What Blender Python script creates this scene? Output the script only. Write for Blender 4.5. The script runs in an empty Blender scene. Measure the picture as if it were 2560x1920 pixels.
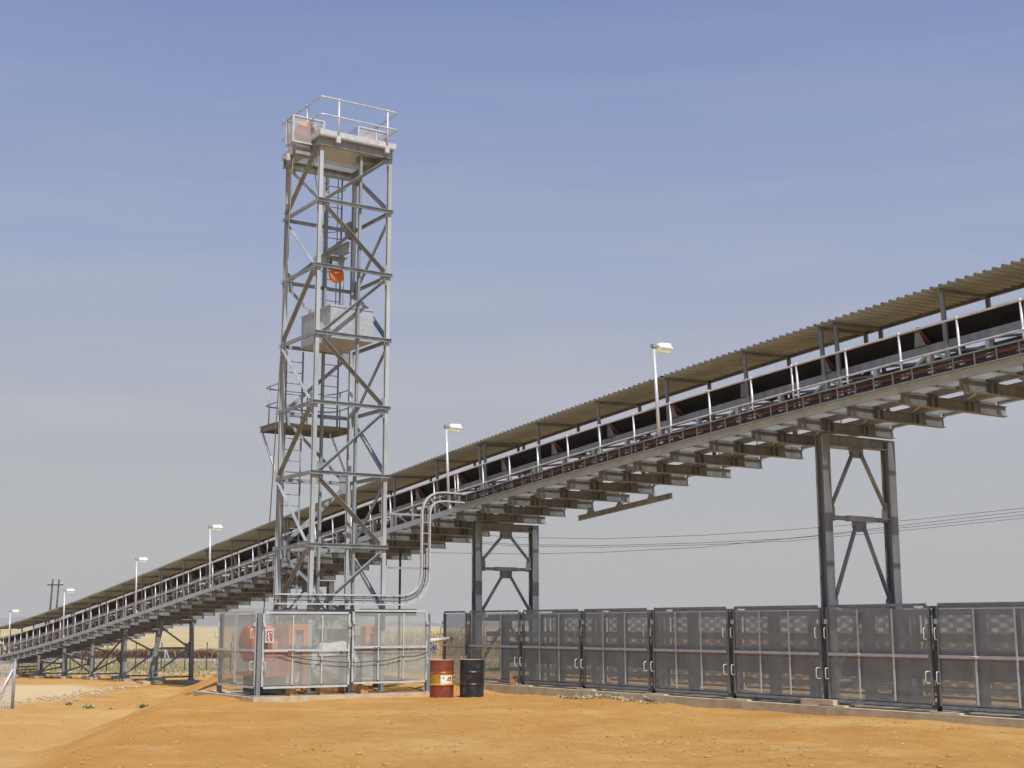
import bpy, bmesh, math, random
import numpy as np
from mathutils import Vector, Matrix, noise as mnoise
random.seed(7)
R = math.radians
sc = bpy.context.scene
col = sc.collection

# ------------------------------------------------------------------ camera, sky, sun, exposure
cam_d = bpy.data.cameras.new("camera"); cam = bpy.data.objects.new("camera", cam_d); col.objects.link(cam)
EYE = 1.67
cam.location = (0, 0, EYE); cam.rotation_euler = (R(90 + 9.955), 0, R(0.0))
cam_d.sensor_width = 36; cam_d.lens = 36 * 3434.7 / 2560; cam_d.clip_start = 0.1; cam_d.clip_end = 40000
sc.camera = cam
TH = 0.5766
U = Vector((math.sin(TH), -math.cos(TH), 0)); V = Vector((math.cos(TH), math.sin(TH), 0))
O = Vector((-1.02978, 37.2317, 0))
ROT = TH - math.pi / 2          # turns local (x, y) into (along the conveyor, across it)
SUN_EL = R(56); _h = (U * math.cos(R(-9)) + V * math.sin(R(-9)))
SUN_DIR = Vector((_h.x * math.cos(SUN_EL), _h.y * math.cos(SUN_EL), math.sin(SUN_EL)))
sd = bpy.data.lights.new("sun", 'SUN'); sd.energy = 4.8; sd.angle = R(0.53); sd.color = (1.0, 0.95, 0.87)
sun = bpy.data.objects.new("sun", sd); col.objects.link(sun)
sun.rotation_euler = SUN_DIR.to_track_quat('Z', 'Y').to_euler()
sc.view_settings.view_transform = 'Standard'; sc.view_settings.look = 'None'
sc.view_settings.exposure = 0.0; sc.view_settings.gamma = 1.0
sc.cycles.transparent_max_bounces = 24; sc.cycles.max_bounces = 6; sc.cycles.volume_bounces = 0

world = bpy.data.worlds.new("World"); sc.world = world; world.use_nodes = True
wn = world.node_tree; wn.nodes.clear()
def N(nt, typ, **kw):
    n = nt.nodes.new(typ)
    for k, v in kw.items(): setattr(n, k, v)
    return n
def ramp(nt, stops, interp='LINEAR'):
    n = nt.nodes.new('ShaderNodeValToRGB'); cr = n.color_ramp; cr.interpolation = interp
    while len(cr.elements) < len(stops): cr.elements.new(0.5)
    for e, (p, c) in zip(cr.elements, stops):
        e.position = p; e.color = (*c, 1) if len(c) == 3 else c
    return n
sky = N(wn, 'ShaderNodeTexSky', sky_type='NISHITA', sun_disc=False, sun_elevation=SUN_EL,
        sun_rotation=math.atan2(SUN_DIR.x, SUN_DIR.y), dust_density=4.0, air_density=1.2, altitude=1500)
tc = N(wn, 'ShaderNodeTexCoord'); sep = N(wn, 'ShaderNodeSeparateXYZ')
wn.links.new(tc.outputs['Generated'], sep.inputs[0])
rp = ramp(wn, [(0.0, (.455, .450, .445)), (.05, (.462, .462, .462)), (.12, (.452, .458, .492)), (.18, (.425, .447, .545)),
               (.26, (.350, .410, .585)), (.36, (.275, .345, .565)), (.46, (.188, .265, .510)), (.75, (.13, .20, .45)), (1, (.11, .18, .42))])
wn.links.new(sep.outputs['Z'], rp.inputs[0])
mul = N(wn, 'ShaderNodeVectorMath', operation='SCALE'); mul.inputs['Scale'].default_value = 10.0
wn.links.new(rp.outputs[0], mul.inputs[0])
# thin cirrus low in the sky
mp = N(wn, 'ShaderNodeMapping'); mp.inputs['Scale'].default_value = (2.2, 2.2, 22)
nz = N(wn, 'ShaderNodeTexNoise'); nz.inputs['Scale'].default_value = 1.6; nz.inputs['Detail'].default_value = 5; nz.inputs['Roughness'].default_value = .55
wn.links.new(tc.outputs['Generated'], mp.inputs[0]); wn.links.new(mp.outputs[0], nz.inputs[0])
cr = ramp(wn, [(.44, (0, 0, 0)), (.70, (1, 1, 1))]); wn.links.new(nz.outputs[0], cr.inputs[0])
band = ramp(wn, [(.06, (0, 0, 0)), (.15, (.75, .75, .75)), (.22, (.30, .30, .30)), (.42, (.07, .07, .07))]); wn.links.new(sep.outputs['Z'], band.inputs[0])
cm = N(wn, 'ShaderNodeMath', operation='MULTIPLY'); wn.links.new(cr.outputs[0], cm.inputs[0]); wn.links.new(band.outputs[0], cm.inputs[1])
mxc = N(wn, 'ShaderNodeMixRGB'); mxc.inputs[2].default_value = (5.1, 5.05, 5.3, 1)
wn.links.new(cm.outputs[0], mxc.inputs[0]); wn.links.new(mul.outputs[0], mxc.inputs[1])
mx = N(wn, 'ShaderNodeMixRGB'); mx.inputs[0].default_value = 0.10
wn.links.new(mxc.outputs[0], mx.inputs[1]); wn.links.new(sky.outputs[0], mx.inputs[2])
bg = N(wn, 'ShaderNodeBackground'); bg.inputs[1].default_value = 0.1
wo = N(wn, 'ShaderNodeOutputWorld'); wn.links.new(mx.outputs[0], bg.inputs[0]); wn.links.new(bg.outputs[0], wo.inputs[0])

# ------------------------------------------------------------------ materials
def mat_new(name):
    m = bpy.data.materials.new(name); m.use_nodes = True
    nt = m.node_tree; b = nt.nodes['Principled BSDF']
    return m, nt, b
def mat(name, c1, c2=None, scale=6.0, metal=0.0, rough=0.6, detail=4, bump=0.0, bscale=40.0, spec=None, lo=.35, hi=.65, streak=False):
    m, nt, b = mat_new(name)
    b.inputs['Metallic'].default_value = metal; b.inputs['Roughness'].default_value = rough
    if spec is not None: b.inputs['Specular IOR Level'].default_value = spec
    if c2 is None: b.inputs['Base Color'].default_value = (*c1, 1)
    else:
        t = N(nt, 'ShaderNodeTexCoord'); n = N(nt, 'ShaderNodeTexNoise'); n.inputs['Scale'].default_value = scale; n.inputs['Detail'].default_value = detail
        if streak:
            mpp = N(nt, 'ShaderNodeMapping'); mpp.inputs['Scale'].default_value = (1, 1, .18)
            nt.links.new(t.outputs['Object'], mpp.inputs[0]); nt.links.new(mpp.outputs[0], n.inputs[0])
        else: nt.links.new(t.outputs['Object'], n.inputs[0])
        r = ramp(nt, [(lo, c1), (hi, c2)]); nt.links.new(n.outputs[0], r.inputs[0]); nt.links.new(r.outputs[0], b.inputs['Base Color'])
        if bump:
            n2 = N(nt, 'ShaderNodeTexNoise'); n2.inputs['Scale'].default_value = bscale; nt.links.new(t.outputs['Object'], n2.inputs[0])
            bp = N(nt, 'ShaderNodeBump'); bp.inputs['Strength'].default_value = bump; bp.inputs['Distance'].default_value = .02
            nt.links.new(n2.outputs[0], bp.inputs['Height']); nt.links.new(bp.outputs[0], b.inputs['Normal'])
    return m
M = {}
M['galv'] = mat('galvanised', (.235, .270, .292), (.345, .392, .418), 5, .15, .50, detail=8, streak=True)
M['galv_light'] = mat('galvanised_light', (.47, .525, .545), (.57, .63, .655), 5, .12, .50, detail=8, streak=True)
M['galv_leg'] = mat('galvanised_leg', (.35, .39, .41), (.50, .55, .575), 4, .15, .48, detail=8, streak=True)
M['galv_bright'] = mat('galvanised_bright', (.52, .54, .56), (.66, .68, .70), 7, .25, .42, detail=8)
M['galv_sheet'] = mat('galvanised_sheet', (.36, .40, .43), (.47, .515, .55), 9, .15, .45, detail=8)
M['galv_dull'] = mat('galvanised_dull', (.165, .190, .208), (.25, .285, .308), 5, .12, .55, detail=8, streak=True)
M['roof'] = mat('roof_sheet', (.47, .56, .62), (.57, .66, .72), 1.2, .0, .7, detail=5)
M['roof_out'] = mat('roof_outer', (.085, .082, .062), (.13, .125, .10), 1.5, .05, .6, detail=6)
M['deck'] = mat('deck_plate', (.44, .53, .62), (.52, .62, .71), 4, .1, .5, detail=7)
M['toe'] = mat('toe_channel', (.36, .45, .52), (.45, .55, .63), 3, .12, .5, detail=7)
M['rubber'] = mat('belt_rubber', (.010, .010, .011), (.018, .018, .018), 3, 0, .75, spec=.25)
M['rubber_ret'] = mat('belt_underside', (.045, .035, .025), (.075, .055, .04), 3, 0, .85)
M['idler'] = mat('idler_red', (.16, .045, .03), (.24, .07, .045), 10, 0, .6)
M['darksteel'] = mat('dark_steel', (.055, .055, .055), (.10, .10, .10), 6, .3, .55)
M['skirt'] = mat('grey_skirt', (.14, .165, .18), (.19, .22, .24), 2.5, 0, .8)
M['skirt_dark'] = mat('dark_skirt', (.055, .065, .07), (.08, .095, .10), 2.5, 0, .85)
M['orange'] = mat('orange_paint', (.66, .19, .03), (.78, .25, .045), 6, 0, .45)
M['orange_dull'] = mat('orange_dull', (.38, .10, .03), (.55, .15, .04), 5, 0, .6)
M['concrete'] = mat('concrete', (.42, .35, .24), (.56, .48, .35), 4, 0, .9, detail=8, bump=.35)
M['white'] = mat('white_paint', (.78, .78, .76))
M['red'] = mat('sign_red', (.45, .03, .02))
M['black'] = mat('black_paint', (.012, .012, .013))
M['cable_red'] = mat('cable_red', (.20, .055, .04), (.13, .045, .04), 9, 0, .6)
M['cable_black'] = mat('cable_black', (.03, .03, .03))
M['cable_blue'] = mat('cable_blue', (.12, .15, .38))
M['rope'] = mat('wire_rope', (.16, .14, .09), (.24, .21, .14), 20, .2, .6)
M['wood'] = mat('timber', (.34, .19, .08), (.50, .30, .14), 8, 0, .85, streak=True)
M['brick'] = mat('clay_brick', (.46, .25, .11), (.56, .33, .16), 9, 0, .9)
M['pole_wood'] = mat('pole_wood', (.05, .04, .035), (.09, .075, .06), 3, 0, .9)
M['fence_post'] = mat('rusty_post', (.045, .035, .03), (.07, .055, .045), 8, 0, .85)
M['wrap'] = mat('grey_wrap', (.48, .48, .45), (.66, .66, .62), 5, 0, .6, bump=.5, bscale=9)
M['pvc'] = mat('pale_pipe', (.58, .58, .56), (.66, .66, .64), 5, 0, .4)
M['bird'] = mat('dove_feather', (.25, .17, .16), (.36, .26, .25), 12, 0, .8)
M['bird_dark'] = mat('dove_dark', (.10, .08, .085))
M['weed'] = mat('weed_leaf', (.26, .28, .15), (.36, .37, .23), 20, 0, .8)
M['husk'] = mat('corn_husk', (.42, .33, .17), (.62, .52, .30), 14, 0, .85)
M['stone'] = mat('pale_stone', (.34, .26, .15), (.52, .42, .27), 10, 0, .9)
M['hill'] = mat('far_hill', (.10, .11, .09), (.16, .15, .11), .004, 0, 1)

def drum_mat(name, body, spots, thr, extra=None):
    m, nt, b = mat_new(name); b.inputs['Roughness'].default_value = .38
    t = N(nt, 'ShaderNodeTexCoord'); n = N(nt, 'ShaderNodeTexNoise'); n.inputs['Scale'].default_value = 7; n.inputs['Detail'].default_value = 7
    nt.links.new(t.outputs['Object'], n.inputs[0])
    st = [(thr, body), (thr + .10, spots)]
    r = ramp(nt, st); nt.links.new(n.outputs[0], r.inputs[0]); nt.links.new(r.outputs[0], b.inputs['Base Color'])
    n3 = N(nt, 'ShaderNodeTexNoise'); n3.inputs['Scale'].default_value = 16; nt.links.new(t.outputs['Object'], n3.inputs[0])
    nd = N(nt, 'ShaderNodeTexNoise'); nd.inputs['Scale'].default_value = 4.2; nd.inputs['Detail'].default_value = 9; nd.inputs['Roughness'].default_value = .72
    nt.links.new(t.outputs['Object'], nd.inputs[0]); rd = ramp(nt, [(.52, (0, 0, 0)), (.70, ((.22 if 'black' in name else .5),) * 3)]); nt.links.new(nd.outputs[0], rd.inputs[0])
    md_ = N(nt, 'ShaderNodeMixRGB'); md_.inputs[2].default_value = (.17, .10, .05, 1); nt.links.new(rd.outputs[0], md_.inputs[0]); nt.links.new(r.outputs[0], md_.inputs[1]); nt.links.new(md_.outputs[0], b.inputs['Base Color'])
    rr = ramp(nt, [(.3, (.28,) * 3), (.7, (.55,) * 3)]); nt.links.new(n3.outputs[0], rr.inputs[0]); nt.links.new(rr.outputs[0], b.inputs['Roughness'])
    return m
M['drum_red'] = drum_mat('drum_red', (.235, .045, .026), (.18, .036, .022), .5)
M['drum_black'] = drum_mat('drum_black', (.014, .015, .019), (.045, .055, .10), .56)
M['drum_yellow'] = drum_mat('drum_yellow', (.46, .25, .018), (.40, .21, .02), .5)
M['drum_lid'] = mat('drum_lid', (.35, .28, .15), (.50, .42, .26), 5, .2, .6)

def mesh_mat(name, col_a, col_b, px, pz, w, metal=.35, rough=.5):
    """expanded metal: diamond strands with open gaps, from the surface's own UVs in metres"""
    m, nt, b = mat_new(name); L = nt.links.new
    uv = N(nt, 'ShaderNodeUVMap'); s = N(nt, 'ShaderNodeSeparateXYZ'); L(uv.outputs[0], s.inputs[0])
    def mth(op, a, bb=None):
        n = N(nt, 'ShaderNodeMath', operation=op)
        for i, x in enumerate((a, bb)):
            if x is None: continue
            if isinstance(x, (int, float)): n.inputs[i].default_value = x
            else: L(x, n.inputs[i])
        return n.outputs[0]
    a = mth('MULTIPLY', s.outputs[0], 1 / px); c = mth('MULTIPLY', s.outputs[1], 1 / pz)
    d1 = mth('ABSOLUTE', mth('SUBTRACT', mth('FRACT', mth('ADD', a, c)), .5))
    d2 = mth('ABSOLUTE', mth('SUBTRACT', mth('FRACT', mth('SUBTRACT', a, c)), .5))
    wire = mth('LESS_THAN', mth('MINIMUM', d1, d2), w / 2)
    tr = N(nt, 'ShaderNodeBsdfTransparent'); ms = N(nt, 'ShaderNodeMixShader')
    t = N(nt, 'ShaderNodeTexCoord'); n = N(nt, 'ShaderNodeTexNoise'); n.inputs['Scale'].default_value = 2.5; n.inputs['Detail'].default_value = 5
    L(t.outputs['Object'], n.inputs[0]); r = ramp(nt, [(.35, col_a), (.65, col_b)]); L(n.outputs[0], r.inputs[0]); L(r.outputs[0], b.inputs['Base Color'])
    b.inputs['Metallic'].default_value = metal; b.inputs['Roughness'].default_value = rough
    L(wire, ms.inputs[0]); L(tr.outputs[0], ms.inputs[1]); L(b.outputs[0], ms.inputs[2])
    L(ms.outputs[0], nt.nodes['Material Output'].inputs[0])
    return m
M['mesh_gate'] = mesh_mat('expanded_mesh', (.25, .30, .315), (.33, .385, .40), .05, .024, .41, metal=.15)
M['mesh_light'] = mesh_mat('expanded_mesh_light', (.34, .372, .37), (.41, .445, .44), .05, .024, .36, metal=.12)
M['mesh_guard'] = mesh_mat('guard_mesh', (.40, .42, .42), (.48, .50, .50), .03, .03, .34, metal=.15)
M['mesh_chain'] = mesh_mat('chain_link', (.52, .53, .54), (.62, .63, .64), .09, .09, .30)
M['mesh_grate'] = mesh_mat('deck_grating', (.35, .34, .32), (.45, .44, .42), .09, .09, .42)

m, nt, b = mat_new('lamp_lens'); b.inputs['Base Color'].default_value = (.80, .85, .74, 1); b.inputs['Roughness'].default_value = .25
b.inputs['Emission Color'].default_value = (.92, 1.0, .75, 1); b.inputs['Emission Strength'].default_value = .22
M['lens'] = m
m, nt, b = mat_new('lamp_bulb'); b.inputs['Base Color'].default_value = (.9, .9, .7, 1)
b.inputs['Emission Color'].default_value = (1, 1, .8, 1); b.inputs['Emission Strength'].default_value = 2.5
M['bulb'] = m

# ------------------------------------------------------------------ mesh helpers
class MB:
    def __init__(s): s.v = []; s.f = []; s.uv = {}; s.sm = set()
    def quad(s, a, b, c, d, uv=None):
        i = len(s.v); s.v += [tuple(a), tuple(b), tuple(c), tuple(d)]; s.f.append((i, i + 1, i + 2, i + 3))
        if uv: s.uv[len(s.f) - 1] = uv
    def tri(s, a, b, c):
        i = len(s.v); s.v += [tuple(a), tuple(b), tuple(c)]; s.f.append((i, i + 1, i + 2))
    def box(s, lo, hi):
        x0, y0, z0 = lo; x1, y1, z1 = hi; i = len(s.v)
        s.v += [(x0, y0, z0), (x1, y0, z0), (x1, y1, z0), (x0, y1, z0), (x0, y0, z1), (x1, y0, z1), (x1, y1, z1), (x0, y1, z1)]
        for q in ((3, 2, 1, 0), (4, 5, 6, 7), (0, 1, 5, 4), (1, 2, 6, 5), (2, 3, 7, 6), (3, 0, 4, 7)): s.f.append(tuple(i + k for k in q))
    def extrude(s, p, q, prof, up=(0, 0, 1), cap=True):
        p = Vector(p); q = Vector(q); d = (q - p).normalized(); up = Vector(up)
        if abs(d.dot(up)) > .98: up = Vector((1, 0, 0)) if abs(d.x) < .9 else Vector((0, 1, 0))
        sd_ = d.cross(up).normalized(); u2 = sd_.cross(d); i = len(s.v); n = len(prof)
        for base in (p, q):
            for a, b_ in prof: s.v.append(tuple(base + sd_ * a + u2 * b_))
        for k in range(n): s.f.append((i + k, i + (k + 1) % n, i + n + (k + 1) % n, i + n + k))
        if cap: s.f.append(tuple(i + k for k in range(n))[::-1]); s.f.append(tuple(i + n + k for k in range(n)))
    def bar(s, p, q, w, h, up=(0, 0, 1)): s.extrude(p, q, [(-w / 2, -h / 2), (w / 2, -h / 2), (w / 2, h / 2), (-w / 2, h / 2)], up)
    def ibeam(s, p, q, h, w, t=.012, up=(0, 0, 1)):
        a = w / 2; b_ = h / 2; k = t / 2
        s.extrude(p, q, [(-a, -b_), (a, -b_), (a, -b_ + t), (k, -b_ + t), (k, b_ - t), (a, b_ - t), (a, b_), (-a, b_), (-a, b_ - t), (-k, b_ - t), (-k, -b_ + t), (-a, -b_ + t)], up)
    def chan(s, p, q, h, w, t=.010, up=(0, 0, 1), flip=1):
        b_ = h / 2; f = flip
        pr = [(0, -b_), (f * w, -b_), (f * w, -b_ + t), (f * t, -b_ + t), (f * t, b_ - t), (f * w, b_ - t), (f * w, b_), (0, b_)]
        s.extrude(p, q, pr if f > 0 else pr[::-1], up)
    def angle(s, p, q, w, t=.010, up=(0, 0, 1), fx=1, fz=1):
        pr = [(0, 0), (fx * w, 0), (fx * w, fz * t), (fx * t, fz * t), (fx * t, fz * w), (0, fz * w)]
        s.extrude(p, q, pr if fx * fz > 0 else pr[::-1], up)
    def tube(s, pts, r, n=8, cap=True, radii=None):
        pts = [Vector(p) for p in pts]; i0 = len(s.v); m_ = len(pts); prev = None
        for k, p in enumerate(pts):
            d = (pts[min(k + 1, m_ - 1)] - pts[max(k - 1, 0)]).normalized()
            if prev is None:
                up = Vector((0, 0, 1)) if abs(d.z) < .9 else Vector((1, 0, 0)); a = d.cross(up).normalized()
            else: a = (prev - d * prev.dot(d)).normalized()
            prev = a; b_ = d.cross(a); rr = radii[k] if radii else r
            for j in range(n):
                an = 2 * math.pi * j / n; s.v.append(tuple(p + a * (rr * math.cos(an)) + b_ * (rr * math.sin(an))))
        for k in range(m_ - 1):
            for j in range(n):
                s.f.append((i0 + k * n + j, i0 + k * n + (j + 1) % n, i0 + (k + 1) * n + (j + 1) % n, i0 + (k + 1) * n + j)); s.sm.add(len(s.f) - 1)
        if cap: s.f.append(tuple(i0 + j for j in range(n))[::-1]); s.f.append(tuple(i0 + (m_ - 1) * n + j for j in range(n)))
    def lathe(s, prof, c=(0, 0, 0), ax=(0, 0, 1), n=32):
        c = Vector(c); ax = Vector(ax).normalized(); a = ax.cross(Vector((0, 0, 1)) if abs(ax.z) < .9 else Vector((1, 0, 0))).normalized(); b_ = ax.cross(a); i0 = len(s.v)
        for (r, h) in prof:
            for j in range(n):
                an = 2 * math.pi * j / n; s.v.append(tuple(c + ax * h + a * (r * math.cos(an)) + b_ * (r * math.sin(an))))
        for k in range(len(prof) - 1):
            for j in range(n):
                s.f.append((i0 + k * n + j, i0 + k * n + (j + 1) % n, i0 + (k + 1) * n + (j + 1) % n, i0 + (k + 1) * n + j)); s.sm.add(len(s.f) - 1)
        if prof[0][0] > 1e-6: s.f.append(tuple(i0 + j for j in range(n))[::-1])
        if prof[-1][0] > 1e-6: s.f.append(tuple(i0 + (len(prof) - 1) * n + j for j in range(n)))
    def plate(s, poly, nrm, t):
        """flat polygon given by points, thickened by t along nrm"""
        nrm = Vector(nrm).normalized() * t; i = len(s.v); n = len(poly)
        for p in poly: s.v.append(tuple(Vector(p)))
        for p in poly: s.v.append(tuple(Vector(p) + nrm))
        s.f.append(tuple(range(i, i + n))[::-1]); s.f.append(tuple(range(i + n, i + 2 * n)))
        for k in range(n): s.f.append((i + k, i + (k + 1) % n, i + n + (k + 1) % n, i + n + k))
    def build(s, name, material, parent=None, base=None, normals=True):
        me = bpy.data.meshes.new(name)
        vs = s.v if base is None else [(x - base[0], y - base[1], z - base[2]) for x, y, z in s.v]
        me.from_pydata(vs, [], s.f)
        if s.uv:
            ul = me.uv_layers.new(name='UVMap')
            for fi, uv in s.uv.items():
                p = me.polygons[fi]
                for k, li in enumerate(p.loop_indices): ul.data[li].uv = uv[k]
        for fi in s.sm: me.polygons[fi].use_smooth = True
        if normals:
            bm = bmesh.new(); bm.from_mesh(me); bmesh.ops.recalc_face_normals(bm, faces=bm.faces); bm.to_mesh(me); bm.free()
        me.materials.append(material)
        o = bpy.data.objects.new(name, me); col.objects.link(o)
        if parent is not None:
            o.parent = parent
        return o
def tag(o, label, cat, group=None, kind=None):
    if label: o['label'] = label
    if cat: o['category'] = cat
    if group: o['group'] = group
    if kind: o['kind'] = kind
    return o
def thing(name, label, cat, base, rot=ROT, group=None, world_pos=False):
    o = bpy.data.objects.new(name, None); col.objects.link(o); o.empty_display_size = .2
    o.location = Vector(base) if world_pos else O + U * base[0] + V * base[1] + Vector((0, 0, base[2]))
    o.rotation_euler = (0, 0, rot)
    return tag(o, label, cat, group)
def W(t, s, z): return O + U * t + V * s + Vector((0, 0, z))
def local(x, y):
    d = Vector((x, y, 0)) - O; return d.dot(U), d.dot(V)
def children_of(o): return [c for c in bpy.data.objects if c.parent == o]
def dup(root, loc=None, rot=None, label=None, parent=None):
    kids = children_of(root); c = root.copy(); col.objects.link(c)
    if parent is not None: c.parent = parent
    if loc is not None: c.location = loc
    if rot is not None: c.rotation_euler = (0, 0, rot)
    if label: c['label'] = label
    for k in kids: dup(k, parent=c)
    return c
ORD = ['first', 'second', 'third', 'fourth', 'fifth', 'sixth', 'seventh', 'eighth', 'ninth', 'tenth', 'eleventh', 'twelfth', 'thirteenth', 'fourteenth', 'fifteenth', 'sixteenth', 'seventeenth', 'eighteenth']

# ------------------------------------------------------------------ ground
def ss(x):
    x = min(1, max(0, x)); return x * x * (3 - 2 * x)
_rn = np.random.RandomState(3)
_waves = [(_rn.uniform(.25, 2.6), _rn.uniform(0, 6.28), _rn.uniform(0, 6.28)) for _ in range(26)]
def ground_z(x, y):
    xt = -9.3 - (y - 28.8) * .13
    wob = .35 * math.sin(y * .33 + 1) + .2 * math.sin(y * .9)
    S_ = ss((x - xt - wob) / 2.6)
    z = -max(.74 * (1 - S_), .74 * ss((y - 46) / 18)) - .45 * ss((y - 60) / 20) - .4 * ss((y - 100) / 200)
    k = ss((y - 12) / 6) * (1 - ss((y - 60) / 15))
    b_ = 0
    for f, a, p in _waves: b_ += math.sin((x * math.cos(a) + y * math.sin(a)) * f + p) / (f ** 1.1)
    dt = (x - O.x) * U.x + (y - O.y) * U.y; ds = (x - O.x) * V.x + (y - O.y) * V.y
    z -= .12 * math.exp(-((dt - 1.25) / .8) ** 2) * ss((ds + 8) / 1.2) * ss((-1.1 - ds) / .9)
    z -= .10 * math.exp(-((x + 6.1) ** 2 + (y - 32.7) ** 2) / 1.1)
    z += k * .045 * mnoise.fractal(Vector((x * .9, y * .55, 3.1)), .9, 2.1, 5) * (1.0 if S_ > .05 else .5)
    return z + k * b_ * .0075
def axis(segs):
    out = [segs[0][0]]
    for a, b_, n in segs: out += list(np.linspace(a, b_, n + 1)[1:])
    return out
xs = axis([(-12000, -3000, 8), (-3000, -600, 12), (-600, -100, 20), (-100, -34, 26), (-34, -14, 40), (-14, 14, 130), (14, 34, 40), (34, 100, 22), (100, 600, 18), (600, 3000, 12), (3000, 12000, 8)])
ys = axis([(-200, -20, 8), (-20, 12, 22), (12, 46, 160), (46, 100, 80), (100, 300, 40), (300, 1000, 20), (1000, 5000, 16), (5000, 16000, 10)])
nx, ny = len(xs), len(ys)
gv = [(x, y, ground_z(x, y)) for y in ys for x in xs]
gf = [(j * nx + i, j * nx + i + 1, (j + 1) * nx + i + 1, (j + 1) * nx + i) for j in range(ny - 1) for i in range(nx - 1)]
me = bpy.data.meshes.new('ground'); me.from_pydata(gv, [], gf)
for p in me.polygons: p.use_smooth = True
ground = bpy.data.objects.new('ground', me); col.objects.link(ground); ground['kind'] = 'structure'
m, nt, b = mat_new('ground'); L = nt.links.new; b.inputs['Roughness'].default_value = .95; b.inputs['Specular IOR Level'].default_value = .15
tc = N(nt, 'ShaderNodeTexCoord')
def noise(scale, detail=5, rough=.55, sx=1, sy=1, rot=0):
    mp = N(nt, 'ShaderNodeMapping'); mp.inputs['Scale'].default_value = (sx, sy, 1); mp.inputs['Rotation'].default_value = (0, 0, rot)
    n = N(nt, 'ShaderNodeTexNoise'); n.inputs['Scale'].default_value = scale; n.inputs['Detail'].default_value = detail; n.inputs['Roughness'].default_value = rough
    L(tc.outputs['Object'], mp.inputs[0]); L(mp.outputs[0], n.inputs[0]); return n.outputs[0]
def mixc(fac, a, bb):
    n = N(nt, 'ShaderNodeMixRGB')
    for i, x in enumerate((fac, a, bb)):
        if isinstance(x, tuple): n.inputs[i].default_value = (*x, 1)
        elif isinstance(x, (int, float)): n.inputs[i].default_value = x
        else: L(x, n.inputs[i])
    return n.outputs[0]
def rampv(src, lo, hi):
    r = ramp(nt, [(lo, (0, 0, 0)), (hi, (1, 1, 1))]); L(src, r.inputs[0]); return r.outputs[0]
def mth(op, a, bb=None, cc=None):
    n = N(nt, 'ShaderNodeMath', operation=op)
    for i, x in enumerate((a, bb, cc)):
        if x is None: continue
        if isinstance(x, (int, float)): n.inputs[i].default_value = x
        else: L(x, n.inputs[i])
    return n.outputs[0]
sxyz = N(nt, 'ShaderNodeSeparateXYZ'); L(tc.outputs['Object'], sxyz.inputs[0]); GX, GY = sxyz.outputs[0], sxyz.outputs[1]
c = mixc(rampv(noise(.35, 6), .35, .65), (.535, .290, .078), (.60, .355, .108))
c = mixc(mth('MULTIPLY', rampv(noise(2.2, 7, .65, 1, .55, .5), .46, .68), .5), c, (.48, .225, .055))
c = mixc(mth('MULTIPLY', rampv(noise(.9, 6, .6, 1, .5), .52, .72), .5), c, (.62, .41, .18))
c = mixc(mth('MULTIPLY', rampv(noise(14, 6, .7), .50, .75), .3), c, (.48, .25, .075))
c = mixc(mth('MULTIPLY', rampv(noise(30, 3, .7), .64, .72), .30), c, (.72, .58, .38))
c = mixc(mth('MULTIPLY', rampv(noise(9, 9, .8, 1, .45, .25), .50, .62), .32), c, (.40, .185, .05))
c = mixc(mth('MULTIPLY', rampv(noise(5, 8, .75, .4, 1, -.4), .56, .66), .35), c, (.72, .52, .28))
c = mixc(mth('MULTIPLY', rampv(noise(1.3, 6, .7), .60, .70), .18), c, (.50, .40, .28))
c = mixc(mth('MULTIPLY', rampv(noise(.55, 8, .68, 1, .6, .8), .46, .60), .45), c, (.47, .215, .050))
c = mixc(mth('MULTIPLY', rampv(noise(.42, 8, .7, .7, 1, 2.0), .52, .64), .55), c, (.68, .46, .19))
c = mixc(mth('MULTIPLY', rampv(noise(.8, 9, .75, 1, .6, 1.1), .63, .72), .35), c, (.56, .45, .30))
c = mixc(mth('MULTIPLY', rampv(noise(26, 8, .8), .55, .66), .30), c, (.40, .19, .055))
# pale trodden road at the left, between mound and trestle legs
dxr = mth('ADD', GX, 19.0); dyr = mth('SUBTRACT', GY, 51.0)
rr = mth('ADD', mth('POWER', mth('DIVIDE', mth('ADD', dxr, mth('MULTIPLY', dyr, .20)), 4.3), 2), mth('POWER', mth('DIVIDE', dyr, 9.5), 2))
rr = mth('ADD', rr, mth('MULTIPLY', mth('SUBTRACT', noise(.4, 4), .5), .9))
c = mixc(mth('MULTIPLY', mth('SUBTRACT', 1, rampv(rr, .55, 1.15)), .85), c, (.70, .55, .33))
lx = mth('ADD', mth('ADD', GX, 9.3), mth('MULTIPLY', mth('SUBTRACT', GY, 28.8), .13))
lowm = mth('MULTIPLY', mth('SUBTRACT', 1, rampv(mth('MULTIPLY', lx, .1), .0, .25)), mth('SUBTRACT', 1, rampv(mth('DIVIDE', GY, 100), .38, .5)))
c = mixc(mth('MULTIPLY', lowm, .35), c, (.66, .42, .17))
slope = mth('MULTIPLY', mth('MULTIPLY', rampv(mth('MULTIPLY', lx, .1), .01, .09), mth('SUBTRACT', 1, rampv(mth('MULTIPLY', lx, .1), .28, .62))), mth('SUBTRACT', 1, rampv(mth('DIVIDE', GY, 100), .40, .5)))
c = mixc(mth('MULTIPLY', slope, mth('ADD', .05, mth('MULTIPLY', rampv(noise(1.6, 8, .7, .35, 1, .5), .35, .65), .75))), c, (.56, .265, .055))
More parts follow.
